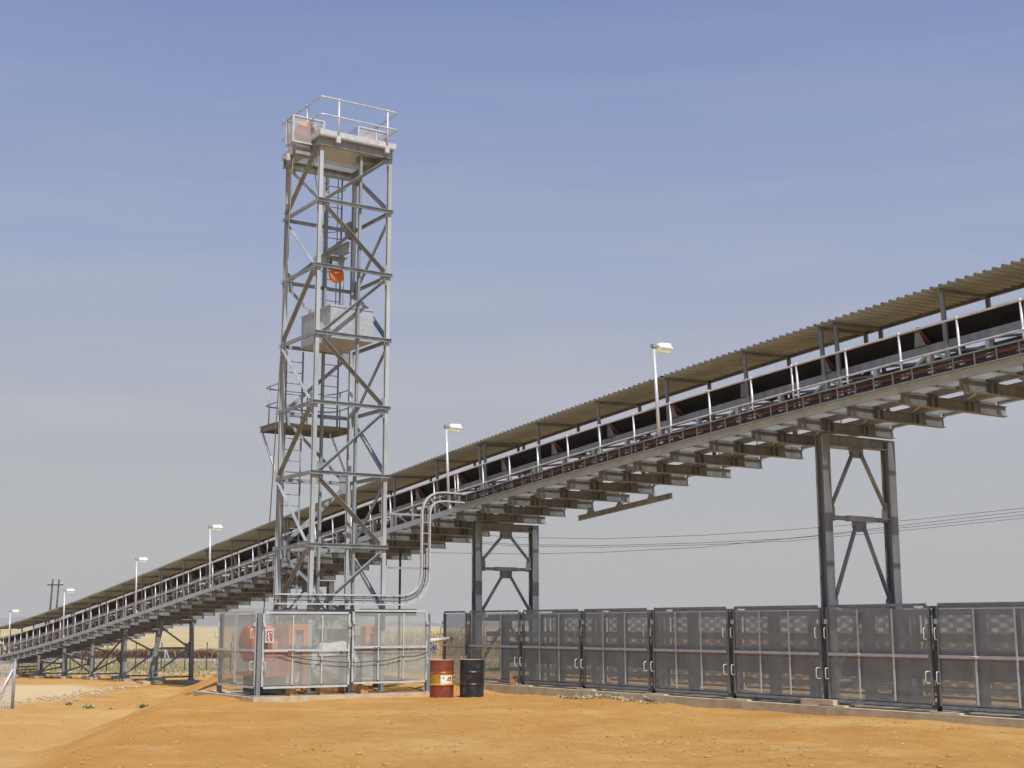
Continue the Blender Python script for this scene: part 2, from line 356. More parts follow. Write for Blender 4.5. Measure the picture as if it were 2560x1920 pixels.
# dry grass beyond the yard, then road and field
gb = mth('ADD', GY, mth('MULTIPLY', mth('SUBTRACT', noise(.10, 4), .5), 14))
grass = mixc(rampv(noise(.5, 6, .7), .35, .65), (.25, .21, .10), (.36, .29, .15))
grass = mixc(mth('MULTIPLY', rampv(noise(.12, 4), .5, .65), .6), grass, (.19, .185, .075))
c = mixc(rampv(mth('DIVIDE', gb, 100), .80, .86), c, grass)
road = mth('MULTIPLY', rampv(mth('DIVIDE', GY, 200), .555, .57), mth('SUBTRACT', 1, rampv(mth('DIVIDE', GY, 200), .61, .625)))
c = mixc(road, c, (.36, .33, .28))
soil = mth('MULTIPLY', rampv(mth('DIVIDE', GY, 200), .61, .625), mth('SUBTRACT', 1, rampv(mth('DIVIDE', GY, 200), .66, .69)))
c = mixc(soil, c, (.40, .20, .085))
field = mixc(rampv(noise(.03, 5, .6, 1, .2), .35, .65), (.56, .44, .22), (.48, .37, .18))
c = mixc(rampv(mth('DIVIDE', GY, 200), .66, .70), c, field)
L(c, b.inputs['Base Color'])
bn = mth('ADD', mth('ADD', mth('MULTIPLY', noise(3.5, 9, .72), 1.0), mth('MULTIPLY', noise(14, 6, .75), .5)), mth('MULTIPLY', noise(45, 4, .7), .22))
bp = N(nt, 'ShaderNodeBump'); bp.inputs['Strength'].default_value = .75; bp.inputs['Distance'].default_value = .09
L(bn, bp.inputs['Height']); L(bp.outputs[0], b.inputs['Normal'])
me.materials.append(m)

# hills far away
def hills(y0, x0, x1, hmax, seed, depth):
    rnd = np.random.RandomState(seed); n = 160; mb = MB()
    ph = [(rnd.uniform(.3, 1) * f, rnd.uniform(0, 6.28), 1 / f ** .8) for f in (1, 2, 3.3, 5.1, 8.2, 13)]
    rows = [(0, 0), (.35, .55), (.7, .92), (1, 1), (1.5, .6), (2.2, 0)]
    for (d, hh) in rows:
        for i in range(n + 1):
            u = i / n; x = x0 + (x1 - x0) * u
            h = sum(a * math.sin(6.28 * f * u + p) for f, p, a in ph); h = (h + 1.8) / 3.6
            h = max(.05, h) * hmax * min(1, 6 * u, 6 * (1 - u))
            mb.v.append((x, y0 + depth * d, -4 + h * hh))
    for r in range(len(rows) - 1):
        for i in range(n): mb.f.append((r * (n + 1) + i, r * (n + 1) + i + 1, (r + 1) * (n + 1) + i + 1, (r + 1) * (n + 1) + i)); mb.sm.add(len(mb.f) - 1)
    return tag(mb.build('hills', M['hill']), None, None, kind='structure')
hills(4200, -2600, -300, 62, 4, 500); hills(3600, -420, 260, 34, 9, 300); hills(5200, 100, 3200, 66, 12, 600)

# ------------------------------------------------------------------ conveyor gallery
POLY = [-0.004530134862565028, -0.013891041258234102, -0.3491257015534064, -0.7497374311158735, 2.558612295963015, 4.693695282902843]
def S(t):
    v = 0
    for c_ in POLY: v = v * (t / 30) + c_
    return v
def dS(t): return (S(t + .01) - S(t - .01)) / .02
def C(t, s, h):
    k = dS(t); n = math.hypot(1, k); return Vector((t - k / n * h, s, S(t) + h / n))
T0, T1, MOD, TJ = -55.0, 26.0, 1.29, -.2
gal = thing('conveyor_gallery', 'long roofed belt conveyor gallery with walkways, climbing to the right on steel trestles', 'conveyor', (0, 0, 0))
def trange(a, b_, step): 
    n = max(1, round((b_ - a) / step)); return [a + (b_ - a) * i / n for i in range(n + 1)]
def sweep(mb, prof, a=T0, b_=T1, step=1.29, closed=True, caps=True):
    ts = trange(a, b_, step); n = len(prof); i0 = len(mb.v)
    for t in ts:
        for (s_, h) in prof: mb.v.append(tuple(C(t, s_, h)))
    for k in range(len(ts) - 1):
        for j in range(n if closed else n - 1):
            mb.f.append((i0 + k * n + j, i0 + k * n + (j + 1) % n, i0 + (k + 1) * n + (j + 1) % n, i0 + (k + 1) * n + j))
    if closed and caps: mb.f.append(tuple(i0 + j for j in range(n))); mb.f.append(tuple(i0 + (len(ts) - 1) * n + j for j in range(n))[::-1])
def rect(s0, s1, h0, h1): return [(s0, h0), (s1, h0), (s1, h1), (s0, h1)]
def cprof(s0, w, h0, h1, t=.012):   # C channel with its web at s0
    return [(s0, h0), (s0 + w, h0), (s0 + w, h0 + abs(t)), (s0 + t, h0 + abs(t)), (s0 + t, h1 - abs(t)), (s0 + w, h1 - abs(t)), (s0 + w, h1), (s0, h1)]
SN, SF = -.42, 2.22
for (s0, w, t_) in ((SN, .06, .012), (SF, -.06, -.012)):
    mb = MB(); sweep(mb, cprof(s0, w, 0, .15, t_)); mb.build('stringer', M['toe'], gal)
# trusses
for s0 in (.42, 1.36):
    mb = MB(); sweep(mb, cprof(s0, .07, .0, .14)); mb.build('bottom_chord', M['galv'], gal)
    mb = MB(); sweep(mb, cprof(s0, .07, .80, .97)); mb.build('top_chord', M['galv'], gal)
kt = [TJ + MOD * k for k in range(-42, 21) if T0 < TJ + MOD * k < T1 - .1]
mb = MB()
mv = MB(); md = MB()
for i, t in enumerate(kt):
    for s0 in (.46, 1.40):
        mv.extrude(C(t, s0, .14), C(t, s0, .80), [(-.055, -.045), (.055, -.045), (.055, .045), (-.055, .045)], up=(1, 0, 0))
        if i + 1 < len(kt):
            md.angle(C(t + .08, s0, .16 if i % 2 else .78), C(kt[i + 1] - .08, s0, .78 if i % 2 else .16), .055, .008, up=(0, 1, 0))
    if i + 1 < len(kt):
        md.angle(C(t, .48, .80), C(kt[i + 1], 1.38, .80), .05, .008); md.angle(C(t, 1.38, .02), C(kt[i + 1], .48, .02), .05, .008)
mv.build('truss_post', M['galv_bright'], gal)['kind'] = 'stuff'
md.build('truss_brace', M['galv_light'], gal)['kind'] = 'stuff'
# cross beams, each its own part
for i, t in enumerate(kt):
    mb = MB(); e = 2.46 if i % 3 == 0 else SF + .02
    p, q = C(t, SN - .02, -.105), C(t, e, -.105); mb.ibeam(p, q, .20, .11, .012, up=C(t, 0, 1) - C(t, 0, 0))
    for s_ in (.34, .47, 1.34, 1.46):
        mb.extrude(C(t + .05, s_, -.195), C(t + .05, s_, -.015), [(-.012, -.035), (.012, -.035), (.012, .035), (-.012, .035)], up=(1, 0, 0))
    mb.build('cross_beam', M['galv_dull'], gal)
# walkway expanded metal: real strands
def grating(s0, s1, a, b_, pt, ps, name):
    mb = MB(); n = int((s1 - s0) / (ps / 2)); rows = int((b_ - a) / pt); dep = .023
    for r in range(rows):
        for ph in (0, 1):
            prev = None
            for j in range(n + 1):
                s_ = s0 + j * ps / 2; t = a + r * pt + (pt * .5 if (j + ph) % 2 else 0) + ph * pt * .5 * 0
                if ph: t = a + r * pt + (pt if (j % 2) else pt * .5)
                p = C(t, s_, .045); q = C(t + .004, s_, .045 + dep)
                if prev: mb.quad(prev[0], p, q, prev[1])
                prev = (p, q)
    return mb.build(name, M['galv'], gal, normals=False)
grating(-.36, .40, -24, T1, .052, .095, 'walkway_grating'); grating(1.48, 2.16, -24, T1, .052, .095, 'walkway_grating')
grating(-.36, .40, T0, -24, .16, .19, 'walkway_grating'); grating(1.48, 2.16, T0, -24, .16, .19, 'walkway_grating')
for s0, s1 in ((-.36, .42), (1.46, 2.16)):
    mb = MB()
    for t in [kt[0] + MOD / 2 * k for k in range(2 * len(kt) - 1)]:
        mb.extrude(C(t, s0, .02), C(t, s1, .02), [(-.02, -.022), (.02, -.022), (.02, .022), (-.02, .022)])
    mb.build('walkway_bearer', M['galv_dull'], gal)['kind'] = 'stuff'
# belt
mb = MB(); SC = .93
sweep(mb, [(SC - .56, 1.33), (SC - .22, 1.06), (SC + .22, 1.06), (SC + .56, 1.33), (SC + .56, 1.315), (SC + .225, 1.04), (SC - .225, 1.04), (SC - .56, 1.315)]); mb.build('belt', M['rubber'], gal)
mb = MB(); sweep(mb, rect(SC - .47, SC + .45, .52, .535)); mb.build('return_belt', M['rubber_ret'], gal)
# idlers
ti = -53.0
idx = 0
while ti < T1 - .3:
    red = idx % 2 == 0
    fr = MB(); up = C(ti, 0, 1) - C(ti, 0, 0)
    fr.angle(C(ti, .40, .98), C(ti, 1.46, .98), .06, .01)
    for sgn in (-1, 1):
        a = C(ti, SC + sgn * .50, .97); c_ = C(ti, SC + sgn * .64, 1.30)
        fr.plate([C(ti - .13, SC + sgn * .56, .97), C(ti + .13, SC + sgn * .56, .97), C(ti + .03, SC + sgn * .62, 1.28), C(ti - .03, SC + sgn * .62, 1.28)], (0, sgn, .2), .012)
    f = fr.build('idler_frame', M['galv_dull'], gal)
    rl = MB()
    for (s0, h0, s1, h1) in ((-.62, 1.29, -.26, 1.005), (-.22, .985, .22, .985), (.26, 1.005, .62, 1.29)):
        rl.tube([C(ti, SC + s0, h0), C(ti, SC + s1, h1)], .062, 10)
    rl.build('idler_roller', M['idler'], f)
    rr_ = MB(); rr_.tube([C(ti + .4, SC - .5, .46), C(ti + .4, SC + .5, .46)], .055, 10)
    if idx % 2: rr_.build('return_roller', M['idler'], gal)
    ti += 2.35; idx += 1
# roof sheet with corrugations across, posts, edge angles
mb = MB(); RP = .192; RH = 1.85
prof = [(0, 0), (.085, 0), (.105, .048), (.148, .048), (.168, 0)]
t = T0; pts = []
while t < T1:
    for (a, h) in prof:
        pts.append((t + a, h))
    t += RP
def sheet(name, off, m_):
    mb = MB()
    for (t, h) in pts:
        for s_ in (.03, .75, 1.50): mb.v.append(tuple(C(t, s_, RH + h + .05 * (s_ / 1.5) + off)))
    for k in range(len(pts) - 1):
        for j in range(2): mb.f.append((k * 3 + j, k * 3 + j + 1, (k + 1) * 3 + j + 1, (k + 1) * 3 + j))
    return mb.build(name, M[m_], gal, normals=False)
sheet('roof_sheet', .006, 'roof_out'); sheet('roof_lining', 0, 'roof')
for s0, fx in ((1.47, -1),):
    mb = MB(); sweep(mb, [(s0, RH - .005), (s0 + fx * .05, RH - .005), (s0 + fx * .05, RH + .003), (s0 + fx * .008, RH + .003), (s0 + fx * .008, RH + .085), (s0, RH + .085)]); mb.build('roof_edge_angle', M['galv_dull'], gal)
rt = [.42 + 2.58 * k for k in range(-21, 10) if T0 < .42 + 2.58 * k < T1]
rt += [.15 + 12.9 * k for k in (-3, -2, -1, 0)] + [12.93, 13.05 - .12 + 12.9]
for t in rt:
    if not T0 < t < T1: continue
    for s0 in (.14, 1.42):
        mb = MB(); mb.chan(C(t, s0, .15 if s0 < 1 else .1), C(t, s0, RH - .005 + .04 * (s0 > 1)), .085, .045, .009, up=(1, 0, 0)); mb.build('roof_post', M['galv_dull'], gal)
for t in rt:
    if T0 < t < T1:
        mb = MB(); mb.bar(C(t, .08, RH - .03), C(t, 1.46, RH + .012), .05, .05); mb.build('roof_rafter', M['galv_dull'], gal)
# handrails
for s0, sgn in ((-.35, -1), (2.16, 1)):
    rl = MB()
    for h in (1.08, .58):
        rl.tube([C(t, s0, h) for t in trange(T0, T1, 1.29)], .021, 8)
    rail = rl.build('handrail', M['galv_bright'], gal)
    hp = sorted([TJ + MOD * k for k in range(-42, 21)] + [-.2 - .14, 12.57])
    for t in hp:
        if not T0 < t < T1: continue
        mb = MB(); mb.tube([C(t, s0, .02), C(t, s0, 1.08)], .0235, 8)
        for h in (1.08, .58): mb.lathe([(.0, -.036), (.026, -.027), (.037, 0), (.026, .027), (.0, .036)], C(t, s0, h), n=8)
        mb.box(tuple(C(t, s0, .05) + Vector((-.04, -.035, -.05))), tuple(C(t, s0, .05) + Vector((.04, .012, .06))))
        mb.build('rail_post', M['galv_bright'], rail)
# loose service beam under the far side
mb = MB(); mb.ibeam(C(1.84, 2.14, -.365), C(5.75, 2.14, -.365), .13, .09)
for t in (2.38, 3.67, 4.96): mb.plate([C(t - .16, 2.12, -.305), C(t + .16, 2.12, -.305), C(t + .07, 2.12, -.19), C(t - .07, 2.12, -.19)], (0, 1, 0), .06)
mb.build('service_beam', M['galv'], gal)

# ------------------------------------------------------------------ trestles under the gallery
def pad(mb, t, s, z, w=.45, h=.25): mb.box((t - w, s - w, z - h), (t + w, s + w, z + .12))
def gz(t, s): p = W(t, s, 0); return ground_z(p.x, p.y)
def trestle(t, label, sn, sf, npan, ph, splay=0.0, sideways=False, zg=None, heavy=True):
    k = (.16 if splay else .205) if heavy else .13; zt = S(t) - .24; zb = gz(t, (sn + sf) / 2) if zg is None else zg
    b0 = (t, (sn + sf) / 2, zb); tr = thing('support_trestle', label, 'trestle', b0, group='steel trestles carrying the conveyor gallery')
    zn = gz(t, sn) if zg is None else zg; zf = gz(t, sf) if zg is None else zg
    hz = lambda z: (zt - z) / (zt - zb)
    sN = lambda z: sn - splay * hz(z); sF = lambda z: sf + splay * hz(z) * .15
    for (f, z0) in ((sN, zn), (sF, zf)):
        mb = MB(); mb.ibeam((t, f(z0), z0 + .1), (t, f(zt), zt), k, k, .016, up=(1, 0, 0)); mb.build('leg', M['galv_dull'], tr, b0)
        mb = MB(); pad(mb, t, f(z0), z0, .42 if heavy else .36); mb.build('footing', M['concrete'], tr, b0)
        mb = MB(); mb.box((t - k * .75, f(z0) - k * .75, z0 + .12), (t + k * .75, f(z0) + k * .75, z0 + .145))
        for a in (-1, 1):
            for c_ in (-1, 1): mb.tube([(t + a * k * .6, f(z0) + c_ * k * .6, z0 + .14), (t + a * k * .6, f(z0) + c_ * k * .6, z0 + .19)], .014, 6)
        mb.build('base_plate', M['galv_dull'], tr, b0)
    mb = MB(); mb.ibeam((t, sn + (k / 2 if not splay else -.2), zt - k / 2 + .003), (t, sf - (k / 2 if not splay else -.2), zt - k / 2 + .003), k, k * .8, .016); mb.build('cap_beam', M['galv_dull'], tr, b0)
    mid = (sn + sf) / 2
    if not sideways:
        z = zt - k
        for i in range(npan):
            z2 = z - ph[min(i, len(ph) - 1)]
            g = MB(); g.plate([(t, mid - .2, z + .01), (t, mid + .2, z + .01), (t, mid + .2, z - .12), (t, mid + .12, z - .2), (t, mid - .12, z - .2), (t, mid - .2, z - .12)], (1, 0, 0), .014); g.build('gusset', M['galv_dull'], tr, b0)
            for (ss_, sg) in ((sn + k / 2, 1), (sf - k / 2, -1)):
                g = MB(); g.plate([(t, ss_, z2 - .06), (t, ss_ + sg * .16, z2 - .06), (t, ss_ + sg * .16, z2 + .2), (t, ss_ + sg * .06, z2 + .36), (t, ss_, z2 + .36)], (1, 0, 0), .014); g.build('gusset', M['galv_dull'], tr, b0)
            for (ss_, sg) in ((sn + k / 2 + .08, -1), (sf - k / 2 - .08, 1)):
                mb = MB(); mb.tube([(t + .02, mid + sg * .12, z - .12), (t + .02, ss_, z2 + .26)], .042, 10); mb.build('brace', M['galv'], tr, b0)
            if z2 > zb + .3:
                mb = MB(); mb.tube([(t + .02, sn + k / 2, z2), (t + .02, sf - k / 2, z2)], .045, 10)
                mb.box((t - .03, mid - .35, z2 - .055), (t + .07, mid + .35, z2 + .055)); mb.build('strut', M['galv'], tr, b0)
            z = z2 - .05
    else:
        zm = zb + (zt - zb) * .55; sm = sF(zm) - k / 2; w = .07
        g = MB(); g.plate([(t, sm, zm - .3), (t, sm, zm + .3), (t, sm - .22, zm + .12), (t, sm - .22, zm - .12)], (1, 0, 0), .014); g.build('gusset', M['galv_dull'], tr, b0)
        for z in (zt - .35, zb + .35):
            mb = MB(); mb.tube([(t, sN(z) + k / 2, z), (t, sm - .12, zm + (.08 if z > zm else -.08))], .04, 8); mb.build('brace', M['galv_dull'], tr, b0)
        mb = MB(); mb.tube([(t, sN(zb + .25) + k / 2, zb + .25), (t, sF(zb + .25) - k / 2, zb + .25)], .035, 8); mb.build('strut', M['galv_dull'], tr, b0)
        if splay:
            mb = MB(); mb.tube([(t, sN(zm) + k / 2, zm), (t, sm - .2, zm)], .05, 8); mb.build('strut', M['galv_dull'], tr, b0)
    return tr
SLAB_Z = .17
trestle(12.6, 'tallest and nearest two legged trestle, rising out of the dark mesh enclosure at right', .32, 2.18, 3, (1.42, 1.74, 1.3), zg=SLAB_Z)
trestle(-.35, 'two legged trestle at the left end of the dark mesh enclosure', .32, 2.18, 3, (1.03, 1.30, 1.3), zg=SLAB_Z)
trestle(-13.2, 'two legged steel trestle half hidden behind the lattice tower', .3, 2.1, 2, (1.1,))
trestle(-26.1, 'splayed two legged trestle with sideways bracing, first one left of the mesh enclosure', .45, 1.75, 1, 1, splay=.45, sideways=True)
for i, (t, lb) in enumerate(((-30.2, 'short braced trestle just left of the splayed trestle'), (-35.2, 'short braced trestle, second one left of the splayed trestle'),
                             (-40.0, 'short braced trestle, third one left of the splayed trestle'), (-44.9, 'low braced trestle, fourth one left of the splayed trestle, right of the chain link panel'),
                             (-49.8, 'lowest braced trestle, seen behind the chain link panel'))):
    tr = trestle(t, lb, .2, 1.65, 1, 1, sideways=True, heavy=False)
    if i in (1, 2, 3):
        b0 = tr.location; zb = gz(t, .2); mb = MB()
        n_t = t + 4.85; mb2 = (t, (.2 + 1.65) / 2, gz(t, .925))
        mb.bar((t + .1, .2, zb + .3 if i % 2 else S(t) - .5), (n_t - .2, .2, S(n_t) - .6 if i % 2 else gz(n_t, .2) + .3), .06, .06); mb.build('long_brace', M['darksteel'], tr, mb2)

# ------------------------------------------------------------------ walkway lamps
lamp0 = thing('walkway_lamp', 'x', 'lamp', (0, 0, 0), group='lamps on poles along the conveyor walkway')
mb = MB(); mb.tube([(0, 0, 0), (0, 0, 2.42)], .036, 10, radii=[.042, .034]); mb.box((-.05, -.02, -.03), (.05, .06, .22)); mb.build('pole', M['galv_bright'], lamp0)
mb = MB(); mb.tube([(0, 0, 2.40), (0, .12, 2.41)], .028, 8); mb.box((-.05, -.05, 2.38), (.05, .05, 2.46)); mb.build('bracket', M['galv'], lamp0)
hd = MB()
def loft(mb, secs):
    i0 = len(mb.v); n = len(secs[0])
    for s_ in secs: mb.v += [tuple(p) for p in s_]
    for k in range(len(secs) - 1):
        for j in range(n): mb.f.append((i0 + k * n + j, i0 + k * n + (j + 1) % n, i0 + (k + 1) * n + (j + 1) % n, i0 + (k + 1) * n + j))
    mb.f.append(tuple(range(i0, i0 + n))[::-1]); mb.f.append(tuple(range(i0 + (len(secs) - 1) * n, i0 + len(secs) * n)))
loft(hd, [[(-.13, y, 2.38), (.13, y, 2.38), (.13 - c_, y, 2.38 + hgt), (-.13 + c_, y, 2.38 + hgt)] for (y, c_, hgt) in ((.08, .06, .06), (.12, .03, .11), (.42, .03, .12), (.46, .06, .07))])
h = hd.build('lamp_head', M['white'], lamp0)
ln = MB(); loft(ln, [[(-.115, y, 2.377), (-.115 + c_, y, 2.377 - d), (.115 - c_, y, 2.377 - d), (.115, y, 2.377)] for (y, c_, d) in ((.09, .09, .02), (.14, .05, .085), (.38, .05, .095), (.445, .09, .02))]); ln.build('lens', M['lens'], h)
lb_ = MB(); lb_.lathe([(0, -.06), (.05, -.04), (.05, .04), (0, .06)], (0, .22, 2.345), (0, 1, 0), 10); lb_.build('bulb', M['bulb'], h)
lamps = [(8.45, 'lamp on a pole at the walkway edge, rightmost and largest, well right of the tower'), (-.66, 'lamp on a pole where the cable tray meets the walkway, just right of the tower'),
         (-9.4, 'lamp on a pole half hidden behind the lattice tower legs'), (-18.45, 'lamp on a pole at the walkway edge, first one left of the tower'), (-27.1, 'lamp on a pole at the walkway edge, second one left of the tower'),
         (-38.2, 'lamp on a pole at the walkway edge, beside the distant twin power poles'), (-49.1, 'lamp on a pole at the walkway edge, leftmost and smallest')]
for i, (t, lab) in enumerate(lamps):
    o = lamp0 if i == 0 else dup(lamp0)
    p = C(t, -.385, .05); o.location = W(*p); o['label'] = lab
    k = math.atan(dS(t)); o.rotation_mode = 'XYZ'
    o.matrix_world = Matrix.Translation(o.location) @ Matrix.Rotation(ROT, 4, 'Z') @ Matrix.Rotation(-k, 4, 'Y')
for t, lab in ((4.6, 'lamp pole on the far walkway, seen between roof and belt left of the largest lamp'),):
    o = dup(lamp0); p = C(t, 2.20, .05); o['label'] = lab; k = math.atan(dS(t))
    o.matrix_world = Matrix.Translation(W(*p)) @ Matrix.Rotation(ROT, 4, 'Z') @ Matrix.Rotation(-k, 4, 'Y') @ Matrix.Rotation(math.pi, 4, 'Z')
bpy.context.view_layer.update()

# ------------------------------------------------------------------ take-up tower
TB = (-.835, -3.86, 0.0)
tow = thing('lattice_tower', 'tall square galvanised lattice steel tower with sheave platform and handrail on top', 'tower', TB)
tf, tb, sl, sr = .21, -1.88, -4.87, -2.85
F, Rr, Lf, Bk = (tf, sl), (tf, sr), (tb, sl), (tb, sr)
LV = [14.05, 12.57, 10.82, 9.05, 7.25, 5.46, 3.64, 1.98]
TZ = .02
def tpart(mb, name, m_='galv', parent=tow): return mb.build(name, M[m_], parent, TB)
for (t, s_) in (F, Rr, Lf, Bk):
    mb = MB(); mb.ibeam((t, s_, TZ + .02), (t, s_, 14.05), .105, .105, .012, up=(1, 0, 0)); mb.box((t - .14, s_ - .14, TZ), (t + .14, s_ + .14, TZ + .025)); tpart(mb, 'leg', 'galv_leg')
for z in LV[1:]:
    h = .095 if z > 2.5 else .16; w = .05; o_ = .065
    for (p, q, fl) in (((tf + o_, sl - .10, z), (tf + o_, sr + .10, z), 1), ((tb - o_, sl - .10, z), (tb - o_, sr + .10, z), -1)):
        mb = MB(); mb.chan(p, q, h, w, .010, flip=1 if fl > 0 else -1); tpart(mb, 'ring_beam')
    for (p, q, fl) in (((tb - .05, sl - o_, z), (tf + .05, sl - o_, z), 1), ((tb - .05, sr + o_, z), (tf + .05, sr + o_, z), -1)):
        mb = MB(); mb.chan(p, q, h, w, .010, flip=1 if fl < 0 else -1); tpart(mb, 'ring_beam')
def diag(a, za, b_, zb, off, w=.088):
    t0, s0 = a; t1, s1 = b_; dt, ds = off
    sh = .13; n = Vector((t1 - t0, s1 - s0, 0)).normalized() * sh
    mb = MB(); p = Vector((t0 + dt, s0 + ds, za)) + n; q = Vector((t1 + dt, s1 + ds, zb)) - n
    up = Vector((dt, ds, 0)).normalized(); mb.angle(p, q, w, .010, up=up, fx=-1 if (q - p).cross(up).z > 0 else 1, fz=1); tpart(mb, 'diagonal_brace')
    for (pt, sg) in ((p, 1), (q, -1)):
        g = MB(); e = Vector((t1 - t0, s1 - s0, 0)).normalized() * sg
        zz = pt.z; dz = 1 if (zb > za) == (sg > 0) else -1
        base = pt - e * .16 - up * .012
        g.plate([base + e * .04 + Vector((0, 0, -.05 * dz)), base + e * .28 + Vector((0, 0, -.05 * dz)), base + e * .28 + Vector((0, 0, .07 * dz)), base + e * .15 + Vector((0, 0, .17 * dz)), base + e * .04 + Vector((0, 0, .17 * dz))], up, .010); tpart(g, 'gusset')
def zig(a, b_, start, off):
    for i in range(7):
        za, zb = LV[i], LV[i + 1]
        k = (i + start) % 2
        ea = -.10; eb = .10
        if i == 0: ea = -.02
        diag(a if k == 0 else b_, za + ea, b_ if k == 0 else a, zb + eb, off)
zig(F, Rr, 1, (.05, 0)); zig(F, Lf, 0, (0, -.05)); zig(Rr, Bk, 1, (0, .05)); zig(Lf, Bk, 0, (-.05, 0))
# guide rails
for t in (tf - .02, tb + .02):
    mb = MB(); mb.ibeam((t, -3.70, .1), (t, -3.70, 13.98), .08, .07, .010, up=(1, 0, 0)); tpart(mb, 'guide_rail')
# top platform
z0 = 14.04
for (p, q) in (((tf + .08, sl - .12, z0 + .11), (tf + .08, sr + .04, z0 + .11)), ((tb - .08, sl - .12, z0 + .11), (tb - .08, sr + .04, z0 + .11)),
               ((tb - .02, sl - .06, z0 + .11), (tf + .02, sl - .06, z0 + .11)), ((tb - .02, sr - .02, z0 + .11), (tf + .02, sr - .02, z0 + .11))):
    mb = MB(); mb.ibeam(p, q, .22, .12, .012); tpart(mb, 'platform_beam')
mb = MB(); mb.box((-1.30, sl - .14, z0 + .222), (tf + .23, sr + .05, z0 + .245)); tpart(mb, 'deck_plate', 'deck')
mb = MB(); x0, x1, y0, y1, zz = tb - .15, -1.30, sl - .13, sr + .04, z0 + .235
mb.quad((x0, y0, zz), (x1, y0, zz), (x1, y1, zz), (x0, y1, zz), [(x0, y0), (x1, y0), (x1, y1), (x0, y1)]); tpart(mb, 'deck_grating', 'mesh_grate')
mb = MB(); zt0, zt1 = z0 + .25, z0 + .39
mb.box((tf + .23, sl - .15, zt0), (tf + .242, sr + .062, zt1)); mb.box((tb - .162, sl - .15, zt0), (tb - .15, sr + .062, zt1)); mb.box((tb - .15, sr + .05, zt0), (tf + .229, sr + .062, zt1)); mb.box((tb - .15, sl - .15, zt0), (tf + .229, sl - .138, zt1)); tpart(mb, 'toe_plate', 'galv_bright')
def arc_path(pts, r, n=6):
    pts = [Vector(p) for p in pts]; out = [pts[0]]
    for i in range(1, len(pts) - 1):
        a, b_, c_ = pts[i - 1], pts[i], pts[i + 1]; d1 = (a - b_).normalized(); d2 = (c_ - b_).normalized()
        rr_ = min(r, (a - b_).length * .49, (c_ - b_).length * .49)
        p, q = b_ + d1 * rr_, b_ + d2 * rr_
        for k in range(n + 1):
            u = k / n; out.append((p * (1 - u) ** 2) + b_ * (2 * u * (1 - u)) + q * u ** 2)
    out.append(pts[-1]); return out
rl = MB(); e = .27; el = .17; er = .09
for z in (15.30, 14.82):
    rl.tube(arc_path([(tb - .1, sl - el, z), (tf + e, sl - el, z), (tf + e, sr + er, z), (tb + .4, sr + er, z)], .12), .024, 8)
rl.tube(arc_path([(tb + .4, sr + er, 14.82), (tb + .1, sr + er, 14.82), (tb + .1, sr + er, 15.3), (tb + .4, sr + er, 15.3)], .15), .024, 8)
rail = tpart(rl, 'handrail', 'galv_bright')
for (t, s_) in ((tf + e, sl + .36), (tf + e, sr - .22), (-.35, sl - el), (-1.5, sl - el), (-.75, sr + er), (-1.6, sr + er)):
    mb = MB(); mb.tube([(t, s_, 14.15), (t, s_, 15.3)], .025, 8)
    for z in (14.82, 15.3): mb.lathe([(0, -.04), (.03, -.03), (.04, 0), (.03, .03), (0, .04)], (t, s_, z), n=8)
    mb.box((t - .05, s_ - .06, 14.12), (t + .03, s_ + .06, 14.30)); mb.build('rail_post', M['galv_bright'], rail, TB)
def guard(t0, t1, s0, s1, z0_, z1_, cs, cz, r):
    fr = MB(); e = .028
    for t in (t0, t1):
        for s_ in (s0, s1): fr.bar((t, s_, z0_), (t, s_, z1_), e * 1.6, e * 1.6, up=(1, 0, 0))
        for z in (z0_, z1_): fr.bar((t, s0, z), (t, s1, z), e * 1.5, e * 1.5)
    for s_ in (s0, s1):
        for z in (z0_, z1_): fr.bar((t0, s_, z), (t1, s_, z), e * 1.4, e * 1.4)
    g = tpart(fr, 'sheave_guard', 'galv_bright')
    ms = MB()
    def q(a, b_, c_, d, uv): ms.quad(a, b_, c_, d, uv)
    for t in (t0, t1): q((t, s0, z0_), (t, s1, z0_), (t, s1, z1_), (t, s0, z1_), [(s0, z0_), (s1, z0_), (s1, z1_), (s0, z1_)])
    for s_ in (s0, s1): q((t0, s_, z0_), (t1, s_, z0_), (t1, s_, z1_), (t0, s_, z1_), [(t0, z0_), (t1, z0_), (t1, z1_), (t0, z1_)])
    ms.build('guard_mesh', M['mesh_guard'], g, TB)
    sh = MB(); tm = (t0 + t1) / 2
    sh.lathe([(.05, -.07), (r, -.07), (r, -.045), (r - .05, 0), (r, .045), (r, .07), (.05, .07)], (tm, cs, cz), (1, 0, 0), 28); sh.build('sheave', M['orange'], g, TB)
    bx = MB(); bx.box((tm - .12, cs - .3, z0_ - .28), (tm - .02, cs + .3, z0_ - .02)); bx.box((tm + .02, cs - .3, z0_ - .28), (tm + .12, cs + .3, z0_ - .02)); bx.build('sheave_bearer', M['galv'], g, TB)
guard(-.55, -.12, -5.54, -4.66, 14.16, 14.86, -5.10, 14.52, .30)
guard(-.90, -.24, -3.58, -2.70, 14.38, 14.98, -3.12, 14.66, .25)
